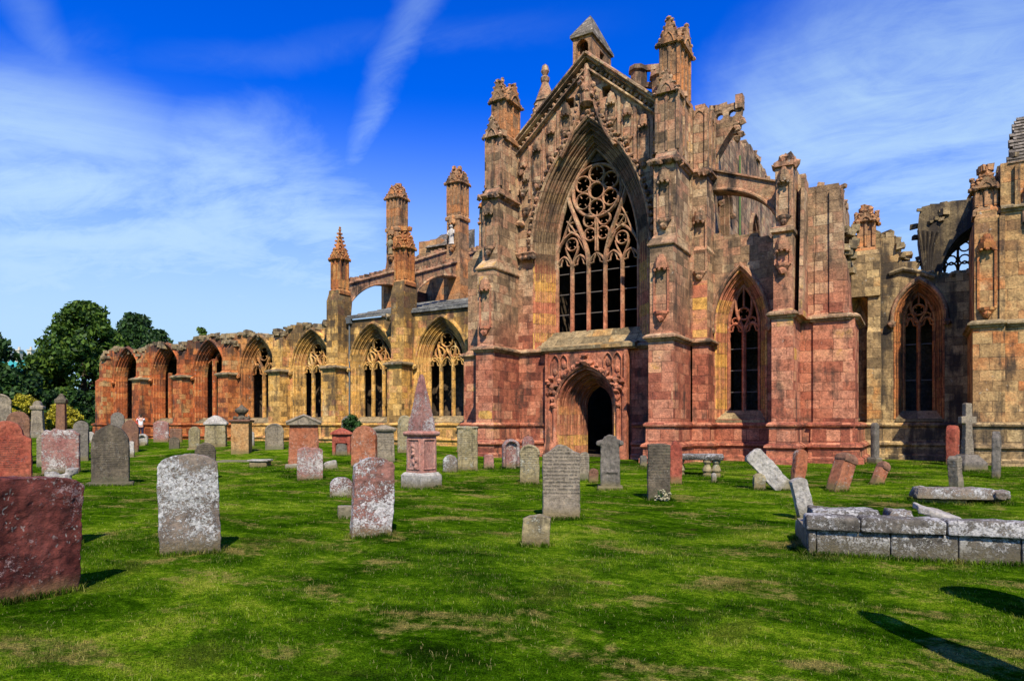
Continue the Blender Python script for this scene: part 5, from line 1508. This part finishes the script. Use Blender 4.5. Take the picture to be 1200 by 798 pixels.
# --- neighbours just outside the right edge that throw the long shadows into the picture
r = empty('obelisk_monument'); place(r, 1.25, 4.7, ground(1.25, 4.7), 60); tag(r, 'slim grey obelisk outside the right edge that shades the front lawn', 'monument')
m = M(); m.stack([(-.3, -.36, .36, -.36, .36), (.5, -.34, .34, -.34, .34), (.56, -.28, .28, -.28, .28)]); part(m, 'base', 'grey', r, .04, .04)
m = M(); m.stack([(.5, -.2, .2, -.2, .2), (2.7, -.13, .13, -.13, .13), (2.95, -.02, .02, -.02, .02)]); part(m, 'shaft', 'grey', r, .04, .04)
o = slabmesh('gravestone', 'round', .6, 1.45, .2, 'grey', None, .03, .04)
place(o, 1.25, 7.1, ground(1.25, 7.1), 60); tag(o, 'broad grey rounded headstone outside the right edge beyond the slim obelisk', 'gravestone', 'gravestones on the lawn')
# ================================================================== GROUND, GRASS, TREES
def grasscol(t, P, isl=None):
    big = t.noise(P, .38, 4, .6, .5); mid = t.noise(t.vmath('ADD', t.scale(P, (1.25, .8, 1)), t.scale(P, (-.45, .75, 0))), 1.5, 5, .68, .4); fine = t.noise(P, 9, 3, .65)
    str_ = t.noise(t.scale(P, (.9, 1.5, 1)), .9, 4, .6, .7)
    f = t.math('ADD', t.math('MULTIPLY', big, .42), t.math('ADD', t.math('MULTIPLY', mid, .34), t.math('MULTIPLY', fine, .24)))
    col = t.ramp(f, [(.385, (.008, .024, .001)), (.445, (.022, .064, .001)), (.51, (.058, .128, .003)), (.565, (.135, .22, .008)), (.635, (.27, .30, .035))])
    dry = t.ss(t.math('ADD', t.math('MULTIPLY', str_, .7), t.math('MULTIPLY', fine, .3)), .525, .64)
    col = t.mix(t.math('MULTIPLY', dry, .8), col, (.27, .21, .065))
    moss = t.math('MULTIPLY', t.ss(t.noise(P, .55, 5, .65, .8), .55, .66), .4)
    col = t.mix(moss, col, (.06, .055, .012))
    if isl is not None:
        col = t.mix(t.math('MULTIPLY', t.ss(isl, .9, .94), .45), col, (.26, .23, .09))
        col = t.mix(.8, col, t.ramp(isl, [(0, (.4, .42, .4)), (.6, (1.05, 1.05, 1.0)), (.93, (1.5, 1.4, 1.2)), (1, (2.2, 2.0, 2.4))]), 'MULTIPLY')
    return col, fine
t = NT('mown_turf')
g_ = t.n('ShaderNodeNewGeometry'); P = g_.outputs['Position']
col, fine = grasscol(t, P)
gr = t.noise(t.scale(P, (1, 1, 1)), 55, 3, .75)
gr2 = t.noise(P, 16, 4, .7)
col = t.mix(.9, col, t.ramp(gr, [(.32, (.22, .25, .2)), (.5, (.95, .95, .9)), (.68, (2.0, 1.9, 1.7))]), 'MULTIPLY')
h_ = t.math('ADD', t.math('MULTIPLY', gr, .6), t.math('MULTIPLY', gr2, .9))
t.b.inputs['Specular IOR Level'].default_value = 0
MAT_TURF = t.done(col, t.bump(h_, 1.0, .06))
t = NT('grass_blades')
g_ = t.n('ShaderNodeNewGeometry')
col, fine = grasscol(t, g_.outputs['Position'], g_.outputs['Random Per Island'])
t.b.inputs['Roughness'].default_value = .7; t.b.inputs['Specular IOR Level'].default_value = .05
t._in(t.b.inputs['Base Color'], col)
tr = t.n('ShaderNodeBsdfTranslucent'); t._in(tr.inputs[0], col)
ms = t.n('ShaderNodeMixShader'); ms.inputs[0].default_value = .3
t.t.links.new(t.b.outputs[0], ms.inputs[1]); t.t.links.new(tr.outputs[0], ms.inputs[2]); t.t.links.new(ms.outputs[0], t.out.inputs[0])
MAT_BLADE = t.m

xs = np.concatenate([np.linspace(-900, -80, 18), np.arange(-75, 25, .6), np.linspace(30, 900, 18)])
ys = np.concatenate([np.linspace(-300, -12, 8), np.arange(-8, 60, .6), np.linspace(65, 1500, 20)])
vs_ = [(x, y, ground(x, y)) for y in ys for x in xs]
nx_ = len(xs)
fs_ = [(j * nx_ + i, j * nx_ + i + 1, (j + 1) * nx_ + i + 1, (j + 1) * nx_ + i) for j in range(len(ys) - 1) for i in range(nx_ - 1)]
m = M(); m.v = vs_; m.f = fs_; m.mi = [0] * len(fs_)
lawn = m.build('lawn', MAT_TURF, None, True); tag(lawn, 'mown churchyard lawn with dry yellow patches', kind='structure')
o = turf_part.build('turf_fill', MAT_TURF, TOMB)

def gnd(x, y):
    s = np.clip((y - 10) / 15, 0, 1); s = s * s * (3 - 2 * s)
    q = np.clip((-x - 12) / 14, 0, 1); q = q * q * (3 - 2 * q)
    return .22 * s + .38 * q * s + .02 * np.sin(x * .9 + 1.3) * np.sin(y * .7) + .012 * np.sin(x * 2.1 + y * 1.7)

def blades(n, dmin, dmax, hgt, wid, name, pts=None):
    # scattered evenly by area over a wedge of the churchyard
    d = np.sqrt(RNG.uniform(dmin ** 2, dmax ** 2, n)); u = RNG.uniform(-.95, .95, n)
    X = d * (-SP + u * CP); Y = d * (CP + u * SP)
    # clumpy growth
    cl_ = np.sin(X * 3.1 + np.sin(Y * 2.3) * 1.7) * np.sin(Y * 2.7 + np.sin(X * 1.9) * 1.5)
    keep = RNG.uniform(-1.3, 1, n) < cl_ + .35
    if pts is not None:
        X, Y = pts[:, 0], pts[:, 1]; cl_ = np.zeros(n); d = np.hypot(X, Y); keep = np.ones(n, bool)
    X, Y, cl_, d = X[keep], Y[keep], cl_[keep], d[keep]; n = len(X)
    Z = gnd(X, Y)
    a = RNG.uniform(0, 2 * np.pi, n); h = hgt * RNG.uniform(.45, 1.25, n) * (1 + .4 * cl_)
    big = RNG.uniform(0, 1, n) > .996; h[big] *= 1.6
    w_ = wid * RNG.uniform(.7, 1.3, n) * (1 + .03 * d[:n])
    la = RNG.uniform(0, 2 * np.pi, n); ll = h * RNG.uniform(.2, .95, n)
    cx, sx = np.cos(a) * w_, np.sin(a) * w_
    V = np.empty((n, 5, 3))
    V[:, 0] = np.stack([X - cx, Y - sx, Z - .005], 1); V[:, 1] = np.stack([X + cx, Y + sx, Z - .005], 1)
    mx, my = X + np.cos(la) * ll * .35, Y + np.sin(la) * ll * .35
    V[:, 2] = np.stack([mx + cx * .7, my + sx * .7, Z + h * .6], 1); V[:, 3] = np.stack([mx - cx * .7, my - sx * .7, Z + h * .6], 1)
    V[:, 4] = np.stack([X + np.cos(la) * ll, Y + np.sin(la) * ll, Z + h], 1)
    me = bpy.data.meshes.new(name)
    me.vertices.add(n * 5); me.vertices.foreach_set('co', V.ravel())
    k = np.arange(n) * 5
    loops = np.stack([k, k + 1, k + 2, k + 3, k + 3, k + 2, k + 4], 1).ravel()
    me.loops.add(n * 7); me.loops.foreach_set('vertex_index', loops)
    me.polygons.add(n * 2)
    st = np.stack([np.arange(n) * 7, np.arange(n) * 7 + 4], 1).ravel()
    me.polygons.foreach_set('loop_start', st)
    me.update(calc_edges=True); me.validate()
    me.materials.append(MAT_BLADE)
    o = bpy.data.objects.new(name, me); COL.objects.link(o)
    tag(o, 'short uneven grass growing over the churchyard lawn', 'grass', kind='stuff')
    return o
blades(260000, 3.6, 10.5, .023, .0022, 'grass')
blades(150000, 10.5, 26, .028, .0036, 'grass')
# uncut tufts that the mower leaves round every stone
feet = []
for o in list(SC.objects):
    if o.parent is None and o.get('category') in ('gravestone', 'monument', 'tomb', 'cross', 'slab'):
        bpy.context.view_layer.update()
        ob = [o] + list(o.children)
        pts = [q.matrix_world @ v.co for q in ob if q.type == 'MESH' for v in q.data.vertices]
        low_ = [p for p in pts if p.z < ground(o.location.x, o.location.y) + .15]
        if not low_ or math.hypot(o.location.x, o.location.y) > 30: continue
        inv = o.matrix_world.inverted()
        lo = [inv @ p for p in low_]
        x0_, x1_ = min(p.x for p in lo), max(p.x for p in lo); y0_, y1_ = min(p.y for p in lo), max(p.y for p in lo)
        per = 2 * (x1_ - x0_ + y1_ - y0_)
        dist = math.hypot(o.location.x, o.location.y)
        for _ in range(int(per * (520 if dist < 12 else 260))):
            f_ = RNG.uniform(0, per); e_ = abs(RNG.normal()) * .035 + .004
            wx, wy = x1_ - x0_, y1_ - y0_
            if f_ < wx: q = (x0_ + f_, y0_ - e_)
            elif f_ < wx + wy: q = (x1_ + e_, y0_ + f_ - wx)
            elif f_ < 2 * wx + wy: q = (x0_ + f_ - wx - wy, y1_ + e_)
            else: q = (x0_ - e_, y0_ + f_ - 2 * wx - wy)
            w_p = o.matrix_world @ Vector((q[0], q[1], 0))
            feet.append((w_p.x, w_p.y))
feet = np.array(feet)
blades(len(feet), 0, 0, .075, .0032, 'grass', feet)

# ------------------------------------------------------------------ trees
LEAF = {
    'dark': leafmat('dark_foliage', [(.008, .022, .006), (.018, .045, .01), (.035, .085, .014), (.06, .125, .02)]),
    'mid': leafmat('green_foliage', [(.010, .030, .004), (.03, .07, .008), (.075, .14, .014), (.14, .21, .025)]),
    'yew': leafmat('golden_yew_foliage', [(.10, .10, .008), (.26, .23, .012), (.42, .36, .02), (.5, .45, .04)], .15),
    'ivy': leafmat('ivy_leaves', [(.012, .035, .008), (.025, .065, .012), (.05, .11, .02)], .15),
}
MAT_BARK = plain('bark', (.07, .05, .035), .9, 0, .4, 9)

def leaves(cl, per, size, name, mat, parent, flat=.0, rng=None):
    """leaf cards spread through clumps (x, y, z, r)"""
    rng = rng or RNG
    V = []; n = 0
    for (x, y, z, r) in cl:
        k = max(6, int(per * r * r))
        dirs = rng.normal(size=(k, 3)); dirs /= np.linalg.norm(dirs, axis=1)[:, None]
        rad = r * rng.uniform(.35, 1.08, k) ** .55
        c = np.array([x, y, z]) + dirs * rad[:, None] * np.array([1, 1, .8])
        nrm = dirs * .55 + rng.normal(size=(k, 3)) * .75 + np.array([0, 0, .25]); nrm /= np.linalg.norm(nrm, axis=1)[:, None]
        a = np.cross(nrm, rng.normal(size=(k, 3))); a /= np.linalg.norm(a, axis=1)[:, None]
        b = np.cross(nrm, a)
        s = size * rng.uniform(.6, 1.4, k)[:, None]
        q = np.stack([c - a * s, c - b * s * .55 + nrm * s * .1, c + a * s, c + b * s * .55 + nrm * s * .1], 1)
        V.append(q)
    V = np.concatenate(V); n = len(V)
    me = bpy.data.meshes.new(name)
    me.vertices.add(n * 4); me.vertices.foreach_set('co', V.ravel())
    me.loops.add(n * 4); me.loops.foreach_set('vertex_index', np.arange(n * 4))
    me.polygons.add(n); me.polygons.foreach_set('loop_start', np.arange(n) * 4)
    me.update(calc_edges=True); me.validate()
    me.materials.append(mat)
    o = bpy.data.objects.new(name, me); COL.objects.link(o)
    if parent: o.parent = parent
    return o

def tree(u, vt, d, rx, label, mat='mid', seed=1, name='broadleaf_tree', low=.16, lobes=9, size=.26, dens=105, vb=None, cone=.0):
    rg = np.random.default_rng(seed)
    dx, dy = ray(u); x, y = dx * d, dy * d; z = ground(x, y)
    H = EYE + (HOR - vt) * d / FPX - z
    r = empty(name, (x, y, z)); tag(r, label, 'tree', 'trees beyond the abbey')
    m = M()
    m.tube([(0, 0, -.4), (.05, 0, H * .2), (-.1, .1, H * .45), (.05, 0, H * .75)], [H * .032, H * .024, H * .017, H * .006], 8)
    for k in range(7):
        a = k * 2.4; z0 = H * (.2 + .07 * k); l = rx * (.75 - .05 * k)
        m.tube([(0, 0, z0), (l * .5 * math.cos(a), l * .5 * math.sin(a), z0 + l * .35), (l * math.cos(a), l * math.sin(a), z0 + l * .55)], [H * .012, H * .008, H * .003], 6)
    m.build('trunk', MAT_BARK, r)
    cl = []
    nl = lobes * 9
    for k in range(nl):
        t_ = rg.uniform(0, 1) ** .8
        zz = H * (low + (1 - low) * t_)
        prof = (math.sin(PI * min(1, .12 + .84 * t_) ** (.75)) if cone == 0 else (1 - t_) * .95 + .1)
        a = rg.uniform(0, 2 * PI); q = rx * max(.12, prof) * rg.uniform(.45, .95)
        cr = rx * rg.uniform(.17, .31) * (1 - .45 * t_ * t_)
        cl.append((q * math.cos(a), q * math.sin(a), min(zz, H - cr * .8), cr))
    cl.append((0, 0, H - rx * .18, rx * .2))
    leaves(cl, dens / (size * size) * .075, size, 'crown', LEAF[mat], r, rng=rg)
    return r

tree(98, 353, 72, 5.6, 'tall leafy tree rising left of the nave end wall', 'mid', 3, lobes=19, low=.03)
tree(157, 367, 92, 6.2, 'broad dark tree showing over the left end of the nave', 'dark', 5, lobes=14, low=.05)
tree(188, 386, 100, 4.2, 'lower dark tree just behind the nave wall top', 'dark', 8)
tree(236, 384, 105, 2.9, 'single small treetop peeping over the nave wall between two windows', 'mid', 9, size=.24)
tree(-22, 384, 62, 4.7, 'dark tree overhanging from the left edge of the picture', 'dark', 12, low=.1)
tree(45, 436, 84, 4.6, 'mid green tree in front of the turquoise roofed house', 'dark', 14, low=.02)
tree(24, 412, 135, 3.4, 'distant tree behind the turquoise roofed house', 'dark', 15)
tree(20, 440, 88, 4.2, 'low dark tree hiding the walls of the far house', 'dark', 17, low=.02, lobes=11)
tree(58, 425, 80, 3.6, 'small leafy tree left of the tall one', 'mid', 18, low=.02, lobes=11)
for i, (u, vt, dd_, rx_, lb) in enumerate(((-110, 372, 64, 5.0, 'broad tree outside the left edge, first of the row beside the graveyard'), (-240, 384, 70, 5.4, 'second broad tree outside the left edge, farther along the row'), (-400, 380, 66, 4.8, 'third broad tree outside the left edge, at the end of the row'))):
    tree(u, vt, dd_, rx_, lb, 'dark', 50 + i, low=.05, lobes=11)
m = M(); hv = []; n_ = 90
for k in range(n_):
    a_ = PI * .35 + PI * .75 * k / (n_ - 1); r0_ = 620
    hgt_ = 16 + 14 * math.sin(k * .21) + 6 * math.sin(k * .63 + 1)
    hv += [(r0_ * math.cos(a_), r0_ * math.sin(a_), -1), (r0_ * 1.2 * math.cos(a_), r0_ * 1.2 * math.sin(a_), max(4, hgt_)), (r0_ * 1.6 * math.cos(a_), r0_ * 1.6 * math.sin(a_), -1)]
m.add(hv, [(3 * k + j, 3 * k + 3 + j, 3 * k + 4 + j, 3 * k + 1 + j) for k in range(n_ - 1) for j in (0, 1)])
o = m.build('hills', plain('wooded_hills', (.035, .06, .018), .9, 0, .5, .05), None, True); tag(o, kind='structure')
def shrub(u, vt, vb, wpx, label, mat, seed, d=None, name='bush', size=.12, dens=60, cat='bush', group=None):
    rg = np.random.default_rng(seed)
    x, y, z, dd = ontoground(u, vb)
    if d: dx, dy = ray(u); x, y = dx * d, dy * d; dd = d; z = ground(x, y)
    h = EYE + (HOR - vt) * dd / FPX - z; rx = wpx * dd / FPX / 2
    r = empty(name, (x, y, z)); tag(r, label, cat, group)
    m = M()
    for k in range(5): m.tube([(0, 0, -.2), (rx * .3 * math.cos(k * 1.3), rx * .3 * math.sin(k * 1.3), h * .6)], [.06, .03], 5)
    m.build('stem', MAT_BARK, r)
    cl = []
    for k in range(70):
        a = rg.uniform(0, 2 * PI); t_ = rg.uniform(0, 1)
        q = rx * .86 * math.sqrt(max(0, 1 - (t_ * .95) ** 2.2)) * rg.uniform(.5, 1)
        c = min(rx, h) * rg.uniform(.16, .26)
        cl.append((q * math.cos(a), q * math.sin(a), max(c * .5, t_ * (h - c)), c))
    leaves(cl, 8.5 / size ** 2, size, 'foliage', LEAF[mat], r, rng=rg)
    return r
shrub(29, 459, 512, 48, 'clipped golden yew left of the tapered grey monument', 'yew', 21, d=54, size=.10, dens=170)
shrub(73, 472, 512, 52, 'clipped golden yew behind the brown pillar monument', 'yew', 22, d=56, size=.10, dens=170)
for i, (u, vt, w_, d, lb) in enumerate(((-6, 446, 44, 62, 'dark bushy shrub filling the left edge behind the gravestones'), (52, 452, 60, 66, 'dark hedge shrub between the two golden yews'), (96, 455, 52, 64, 'dark hedge shrub below the tall leafy tree'), (118, 470, 30, 62, 'low dark shrub at the corner of the nave end wall'))):
    shrub(u, vt, 512, w_, lb, 'dark', 30 + i, d=d, size=.22, dens=34, name='shrub', cat='shrub')
shrub(412, 484, 521, 30, 'dark ivy mound draped behind the blue grey slab by the nave', 'ivy', 41, d=34.5, name='ivy_bush', size=.07, dens=260)
shrub(477, 559, 571, 14, 'round clump of dark moss at the foot of the pink obelisk', 'ivy', 42, name='moss_clump', size=.025, dens=2600, cat='plant')
# flowers at the dark headstone
x, y, z, d_ = ontoground(777, 587)
r = empty('flower_bunch', (x, y, z)); tag(r, 'bunch of dried cream flowers at the foot of the tall dark square headstone', 'flowers')
m = M()
for k in range(26):
    a = random.uniform(0, 2 * PI); q = random.uniform(.02, .16)
    m.tube([(0, 0, 0), (q * .6 * math.cos(a), q * .4 * math.sin(a), .12), (q * math.cos(a), q * .6 * math.sin(a), random.uniform(.1, .24))], .006, 4)
m.build('stem', LEAF['ivy'], r)
m = M()
for k in range(40):
    a = random.uniform(0, 2 * PI); q = random.uniform(.0, .17)
    m.blob((q * math.cos(a), q * .6 * math.sin(a), random.uniform(.06, .25) - q * .4), random.uniform(.018, .034), .4)
m.build('blossom', plain('dried_cream_petals', (.30, .27, .16), .8), r)

# ------------------------------------------------------------------ far house with a turquoise roof
MAT_TEAL = plain('turquoise_roof_sheet', (.04, .28, .27), .5, 0, .15, 2); MAT_REN = plain('cream_render', (.5, .45, .34), .85); MAT_GLASS = plain('dark_glass', (.02, .025, .03), .2)
dx, dy = ray(30); D_ = 118
r = empty('far_house', (dx * D_, dy * D_, 2.1), R(25)); tag(r, 'house with a turquoise roof and cream chimneys far off among the trees', 'house')
m = M(); m.box(-5, 5, -3, 3, -4, 8.0); m.build('wall', MAT_REN, r)
m = M(); m.add([(-5.4, -3.4, 7.8), (5.4, -3.4, 7.8), (5.4, 3.4, 7.8), (-5.4, 3.4, 7.8), (-5.4, 0, 10.6), (5.4, 0, 10.6)], [(0, 1, 5, 4), (2, 3, 4, 5), (0, 4, 3), (1, 2, 5), (3, 2, 1, 0)])
for k in range(12): m.box(-5.2 + k * .94, -5.12 + k * .94, -3.4, -3.2, 7.75, 7.95)
rf = m.build('roof', MAT_TEAL, r)
for x_ in (-3.2, -1.2, 1.0):
    m = M(); m.box(x_ - .35, x_ + .35, -.4, .4, 9.9, 12.2); m.box(x_ - .45, x_ + .45, -.5, .5, 12.2, 12.4); m.ngon_stack(x_, 0, [(12.4, .2), (12.9, .17)], 8); m.build('chimney', MAT_REN, rf)
for x_ in (-3, 0, 3):
    m = M(); m.box(x_ - .55, x_ + .55, -3.06, -2.98, 4.2, 6.0); wd_ = m.build('window', MAT_REN, r)
    m = M(); m.box(x_ - .45, x_ + .45, -3.09, -3.05, 4.3, 5.9); m.build('pane', MAT_GLASS, wd_)
# ================================================================== THE VISITOR, BIRDS
def skin(name, joints, edges, mat, parent=None, sub=2, rootv=0):
    me = bpy.data.meshes.new(name)
    me.from_pydata([j[:3] for j in joints], edges, [])
    o = bpy.data.objects.new(name, me); COL.objects.link(o)
    md = o.modifiers.new('skin', 'SKIN'); md.use_smooth_shade = True
    lay = me.skin_vertices[0] if me.skin_vertices else None
    if lay is None:
        bm = bmesh.new(); bm.from_mesh(me); bm.verts.layers.skin.verify(); bm.to_mesh(me); bm.free()
        lay = me.skin_vertices[0]
    for i, j in enumerate(joints):
        rr = j[3] if isinstance(j[3], tuple) else (j[3], j[3])
        lay.data[i].radius = rr; lay.data[i].use_root = (i == rootv)
    s = o.modifiers.new('sub', 'SUBSURF'); s.levels = s.render_levels = sub
    me.materials.append(mat)
    if parent: o.parent = parent
    return o

SKIN_ = plain('skin', (.55, .32, .23), .6, 0, .08); WHITE_ = plain('white_cotton', (.72, .72, .74), .8, 0, .08); NAVY_ = plain('navy_trousers', (.018, .02, .05), .8, 0, .2)
HAIR_ = plain('brown_hair', (.05, .03, .02), .7, 0, .3, 30); SHOE_ = plain('dark_shoes', (.03, .025, .025), .6); REDB_ = plain('red_canvas', (.5, .05, .03), .7, 0, .15); PHONE_ = plain('black_phone', (.01, .01, .012), .3)
dx, dy = ray(165); DV = 45.6
vx, vy = dx * DV, dy * DV; vz = ground(vx, vy)
VIS = empty('person', (vx, vy, vz), R(62)); tag(VIS, 'visitor in a white top and dark trousers raising both hands to take a photograph', 'person')
# local frame: +y is forwards, seen from behind/side
J = [(0, 0, .92, (.15, .11)), (0, 0, 1.08, (.13, .10)), (0, 0, 1.28, (.16, .11)), (0, -.01, 1.40, (.13, .09)), (0, .0, 1.47, .05), (0, .02, 1.56, (.075, .09)), (0, .02, 1.66, (.07, .085)),
     (-.18, -.01, 1.37, .05), (-.24, .12, 1.16, .042), (-.11, .27, 1.46, .032), (-.085, .30, 1.53, (.035, .016)),
     (.18, -.01, 1.37, .05), (.24, .12, 1.16, .042), (.11, .27, 1.46, .032), (.085, .30, 1.53, (.035, .016)),
     (-.09, 0, .84, .09), (-.10, .02, .48, .06), (-.10, -.01, .09, .042), (-.10, .13, .04, (.04, .03)),
     (.09, 0, .84, .09), (.10, -.01, .48, .06), (.11, -.04, .09, .042), (.11, .10, .04, (.04, .03)),
     (0, .115, 1.57, .016)]
E = [(0, 1), (1, 2), (2, 3), (3, 4), (4, 5), (5, 6), (3, 7), (7, 8), (8, 9), (9, 10), (3, 11), (11, 12), (12, 13), (13, 14), (0, 15), (15, 16), (16, 17), (17, 18), (0, 19), (19, 20), (20, 21), (21, 22), (5, 23)]
# five fingers on each hand, curled round the phone
for hnd, sg in ((10, -1), (14, 1)):
    hx, hy, hz = J[hnd][:3]
    for f in range(4):
        b = len(J)
        J += [(hx - sg * .012, hy + .012, hz + .018 + .016 * f, .0085), (hx - sg * .035, hy + .035, hz + .022 + .017 * f, .008), (hx - sg * (.052 + .006 * (f in (1, 2))), hy + .012, hz + .02 + .017 * f, .007)]
        E += [(hnd, b), (b, b + 1), (b + 1, b + 2)]
    b = len(J)
    J += [(hx - sg * .02, hy - .02, hz + .01, .009), (hx - sg * .045, hy - .022, hz + .035, .008)]
    E += [(hnd, b), (b, b + 1)]
skin('body', J, E, SKIN_, VIS)
skin('shirt', [(0, 0, .9, (.165, .125)), (0, 0, 1.08, (.15, .12)), (0, 0, 1.28, (.18, .125)), (0, -.01, 1.39, (.15, .105)), (-.185, -.01, 1.37, .066), (-.225, .07, 1.25, .062), (.185, -.01, 1.37, .066), (.225, .07, 1.25, .062)], [(0, 1), (1, 2), (2, 3), (3, 4), (4, 5), (3, 6), (6, 7)], WHITE_, VIS)
skin('trousers', [(0, 0, .93, (.16, .12)), (-.09, 0, .82, .105), (-.10, .02, .48, .078), (-.10, -.01, .12, .062), (.09, 0, .82, .105), (.10, -.01, .48, .078), (.11, -.04, .12, .062)], [(0, 1), (1, 2), (2, 3), (0, 4), (4, 5), (5, 6)], NAVY_, VIS)
skin('hair', [(0, -.02, 1.60, (.09, .09)), (0, -.015, 1.68, (.085, .09)), (0, -.06, 1.5, (.07, .045))], [(0, 1), (0, 2)], HAIR_, VIS)
for sx, sy in ((-.10, .06), (.11, .03)): skin('shoe', [(sx, sy - .1, .045, (.045, .042)), (sx, sy + .02, .045, (.048, .04)), (sx, sy + .13, .035, (.042, .028))], [(0, 1), (1, 2)], SHOE_, VIS)
m = M()
for sg in (-1, 1): m.blob((sg * .032, .108, 1.60), .012, .05)
m.build('eye', PHONE_, VIS)
m = M(); m.box(-.075, .075, .325, .335, 1.50, 1.58)
o = m.build('phone', PHONE_); o.matrix_world = VIS.matrix_basis.copy(); tag(o, 'black phone held up in both hands by the visitor', 'phone')
m = M(); m.stack([(.86, -.37, -.2, -.16, .16), (.92, -.39, -.2, -.18, .18), (1.1, -.38, -.2, -.17, .17), (1.16, -.35, -.22, -.14, .14)])
m.tube([(-.3, -.1, 1.14), (-.2, -.09, 1.35), (-.1, -.07, 1.45), (-.13, .04, 1.46), (-.22, .08, 1.34), (-.3, .1, 1.14)], .018, 6)
o = m.build('shoulder_bag', REDB_); o.matrix_world = VIS.matrix_basis.copy(); tag(o, 'red bag hanging from the shoulder of the visitor', 'bag')
# ================================================================== camera, sun, sky
cam_d = bpy.data.cameras.new('camera'); cam = bpy.data.objects.new('camera', cam_d); COL.objects.link(cam)
cam_d.lens = 24; cam_d.sensor_width = 36; cam_d.shift_y = (HOR - 399) / 1200.0
cam_d.clip_start = .1; cam_d.clip_end = 4000
cam.location = (0, 0, EYE); cam.rotation_euler = (PI / 2, 0, PHI)
SC.camera = cam

SAZ, SEL = 38.0, 47.0            # sun stands SE of the facade normal, degrees
sd = Vector((math.sin(R(SAZ)) * math.cos(R(SEL)), -math.cos(R(SAZ)) * math.cos(R(SEL)), math.sin(R(SEL))))
sun_d = bpy.data.lights.new('sun', 'SUN'); sun = bpy.data.objects.new('sun', sun_d); COL.objects.link(sun)
sun_d.energy = 5.0; sun_d.angle = R(.5); sun_d.color = (1, .90, .73)
sun.rotation_euler = sd.to_track_quat('Z', 'Y').to_euler(); sun.location = (20, -30, 40)

w = bpy.data.worlds.new('World'); SC.world = w; w.use_nodes = True
t = w.node_tree; t.nodes.clear()
class WN(NT):
    def __init__(s, tree): s.t = tree
W = WN(t)
out = W.n('ShaderNodeOutputWorld'); bg = W.n('ShaderNodeBackground')
t.links.new(bg.outputs[0], out.inputs[0])
bg.inputs[1].default_value = .054
sky = W.n('ShaderNodeTexSky', sky_type='NISHITA'); sky.sun_disc = False
sky.sun_elevation = R(SEL); sky.sun_rotation = math.atan2(sd.x, sd.y)
sky.air_density = 1.0; sky.dust_density = .6; sky.ozone_density = 2.2
tc = W.n('ShaderNodeTexCoord'); D = tc.outputs['Generated']
hs = W.n('ShaderNodeHueSaturation'); hs.inputs['Saturation'].default_value = 1.3; hs.inputs['Value'].default_value = 1.0
t.links.new(sky.outputs[0], hs.inputs['Color'])
base = W.mix(1.0, hs.outputs[0], (.0, 1.12, 3.3), 'MULTIPLY')
dx, dy, dz = W.sep(D)
den = W.math('ADD', W.math('MAXIMUM', dz, 0.0), .12)
pl = W.comb(W.math('DIVIDE', dx, den), W.math('DIVIDE', dy, den), 0)
def skydir(u, v):
    a, b = ray(u); q = Vector((a, b, (HOR - v) / FPX)); return q.normalized()
wsp = W.noise(W.scale(pl, (1.0, 1.0, 1)), 1.1, 7, .62, .9)
fine = W.noise(W.scale(pl, (1.0, 2.2, 1)), 3.4, 9, .72, .9)
tex = W.math('ADD', W.math('MULTIPLY', wsp, .65), W.math('MULTIPLY', fine, .35))
def band(a, b, width, gain, lo=.38, hi=.74):
    n = skydir(*a).cross(skydir(*b)).normalized()
    mid = (skydir(*a) + skydir(*b)).normalized()
    half = mid.dot(skydir(*a))
    dp = W.n('ShaderNodeVectorMath', operation='DOT_PRODUCT'); W._in(dp.inputs[0], D); dp.inputs[1].default_value = n
    d2 = W.n('ShaderNodeVectorMath', operation='DOT_PRODUCT'); W._in(d2.inputs[0], D); d2.inputs[1].default_value = mid
    wob = W.math('MULTIPLY', W.math('SUBTRACT', wsp, .5), .09)
    q = W.math('ABSOLUTE', W.math('ADD', dp.outputs['Value'], wob))
    f = W.math('MULTIPLY', W.ss(q, width, 0.0), W.ss(d2.outputs['Value'], half - .06, half + .05))
    return W.math('MULTIPLY', W.math('MULTIPLY', f, W.ss(tex, lo, hi)), gain)
def blobm(a, r0, r1, gain, lo=.36, hi=.76):
    c = skydir(*a)
    d2 = W.n('ShaderNodeVectorMath', operation='DOT_PRODUCT'); W._in(d2.inputs[0], D); d2.inputs[1].default_value = c
    v = W.math('ADD', d2.outputs['Value'], W.math('MULTIPLY', W.math('SUBTRACT', wsp, .5), .05))
    return W.math('MULTIPLY', W.math('MULTIPLY', W.ss(v, r0, r1), W.ss(tex, lo, hi)), gain)
cl = band((500, -20), (365, 320), .032, .55, .25, .66)
for c in (band((20, -10), (130, 230), .035, .38, .25, .66), band((1195, 5), (830, 140), .04, .42, .3, .68), band((1190, 130), (880, 230), .07, .4, .2, .66), band((560, 40), (300, 60), .03, .15, .3, .7),
          blobm((60, 400), .94, .99, .95, .08, .62), blobm((300, 395), .952, .99, .9, .12, .62), blobm((90, 210), .985, 1.0, .2), blobm((1080, 260), .94, .995, .85, .15, .66)):
    cl = W.math('MAXIMUM', cl, c)
low = W.math('MULTIPLY', W.ss(dz, .44, .1), .95)
cl = W.math('MAXIMUM', cl, low)
CLOUDC = (7.0, 10.2, 13.2)
colr = W.mix(cl, base, CLOUDC)
t.links.new(colr, bg.inputs[0])

vs = SC.view_settings
vs.view_transform = 'Standard'; vs.look = 'None'; vs.gamma = 1; vs.use_curve_mapping = False; vs.exposure = 0.45
SC.render.engine = 'CYCLES'
SC.cycles.max_bounces = 5; SC.cycles.diffuse_bounces = 3; SC.cycles.transparent_max_bounces = 4
SC.cycles.use_denoising = True
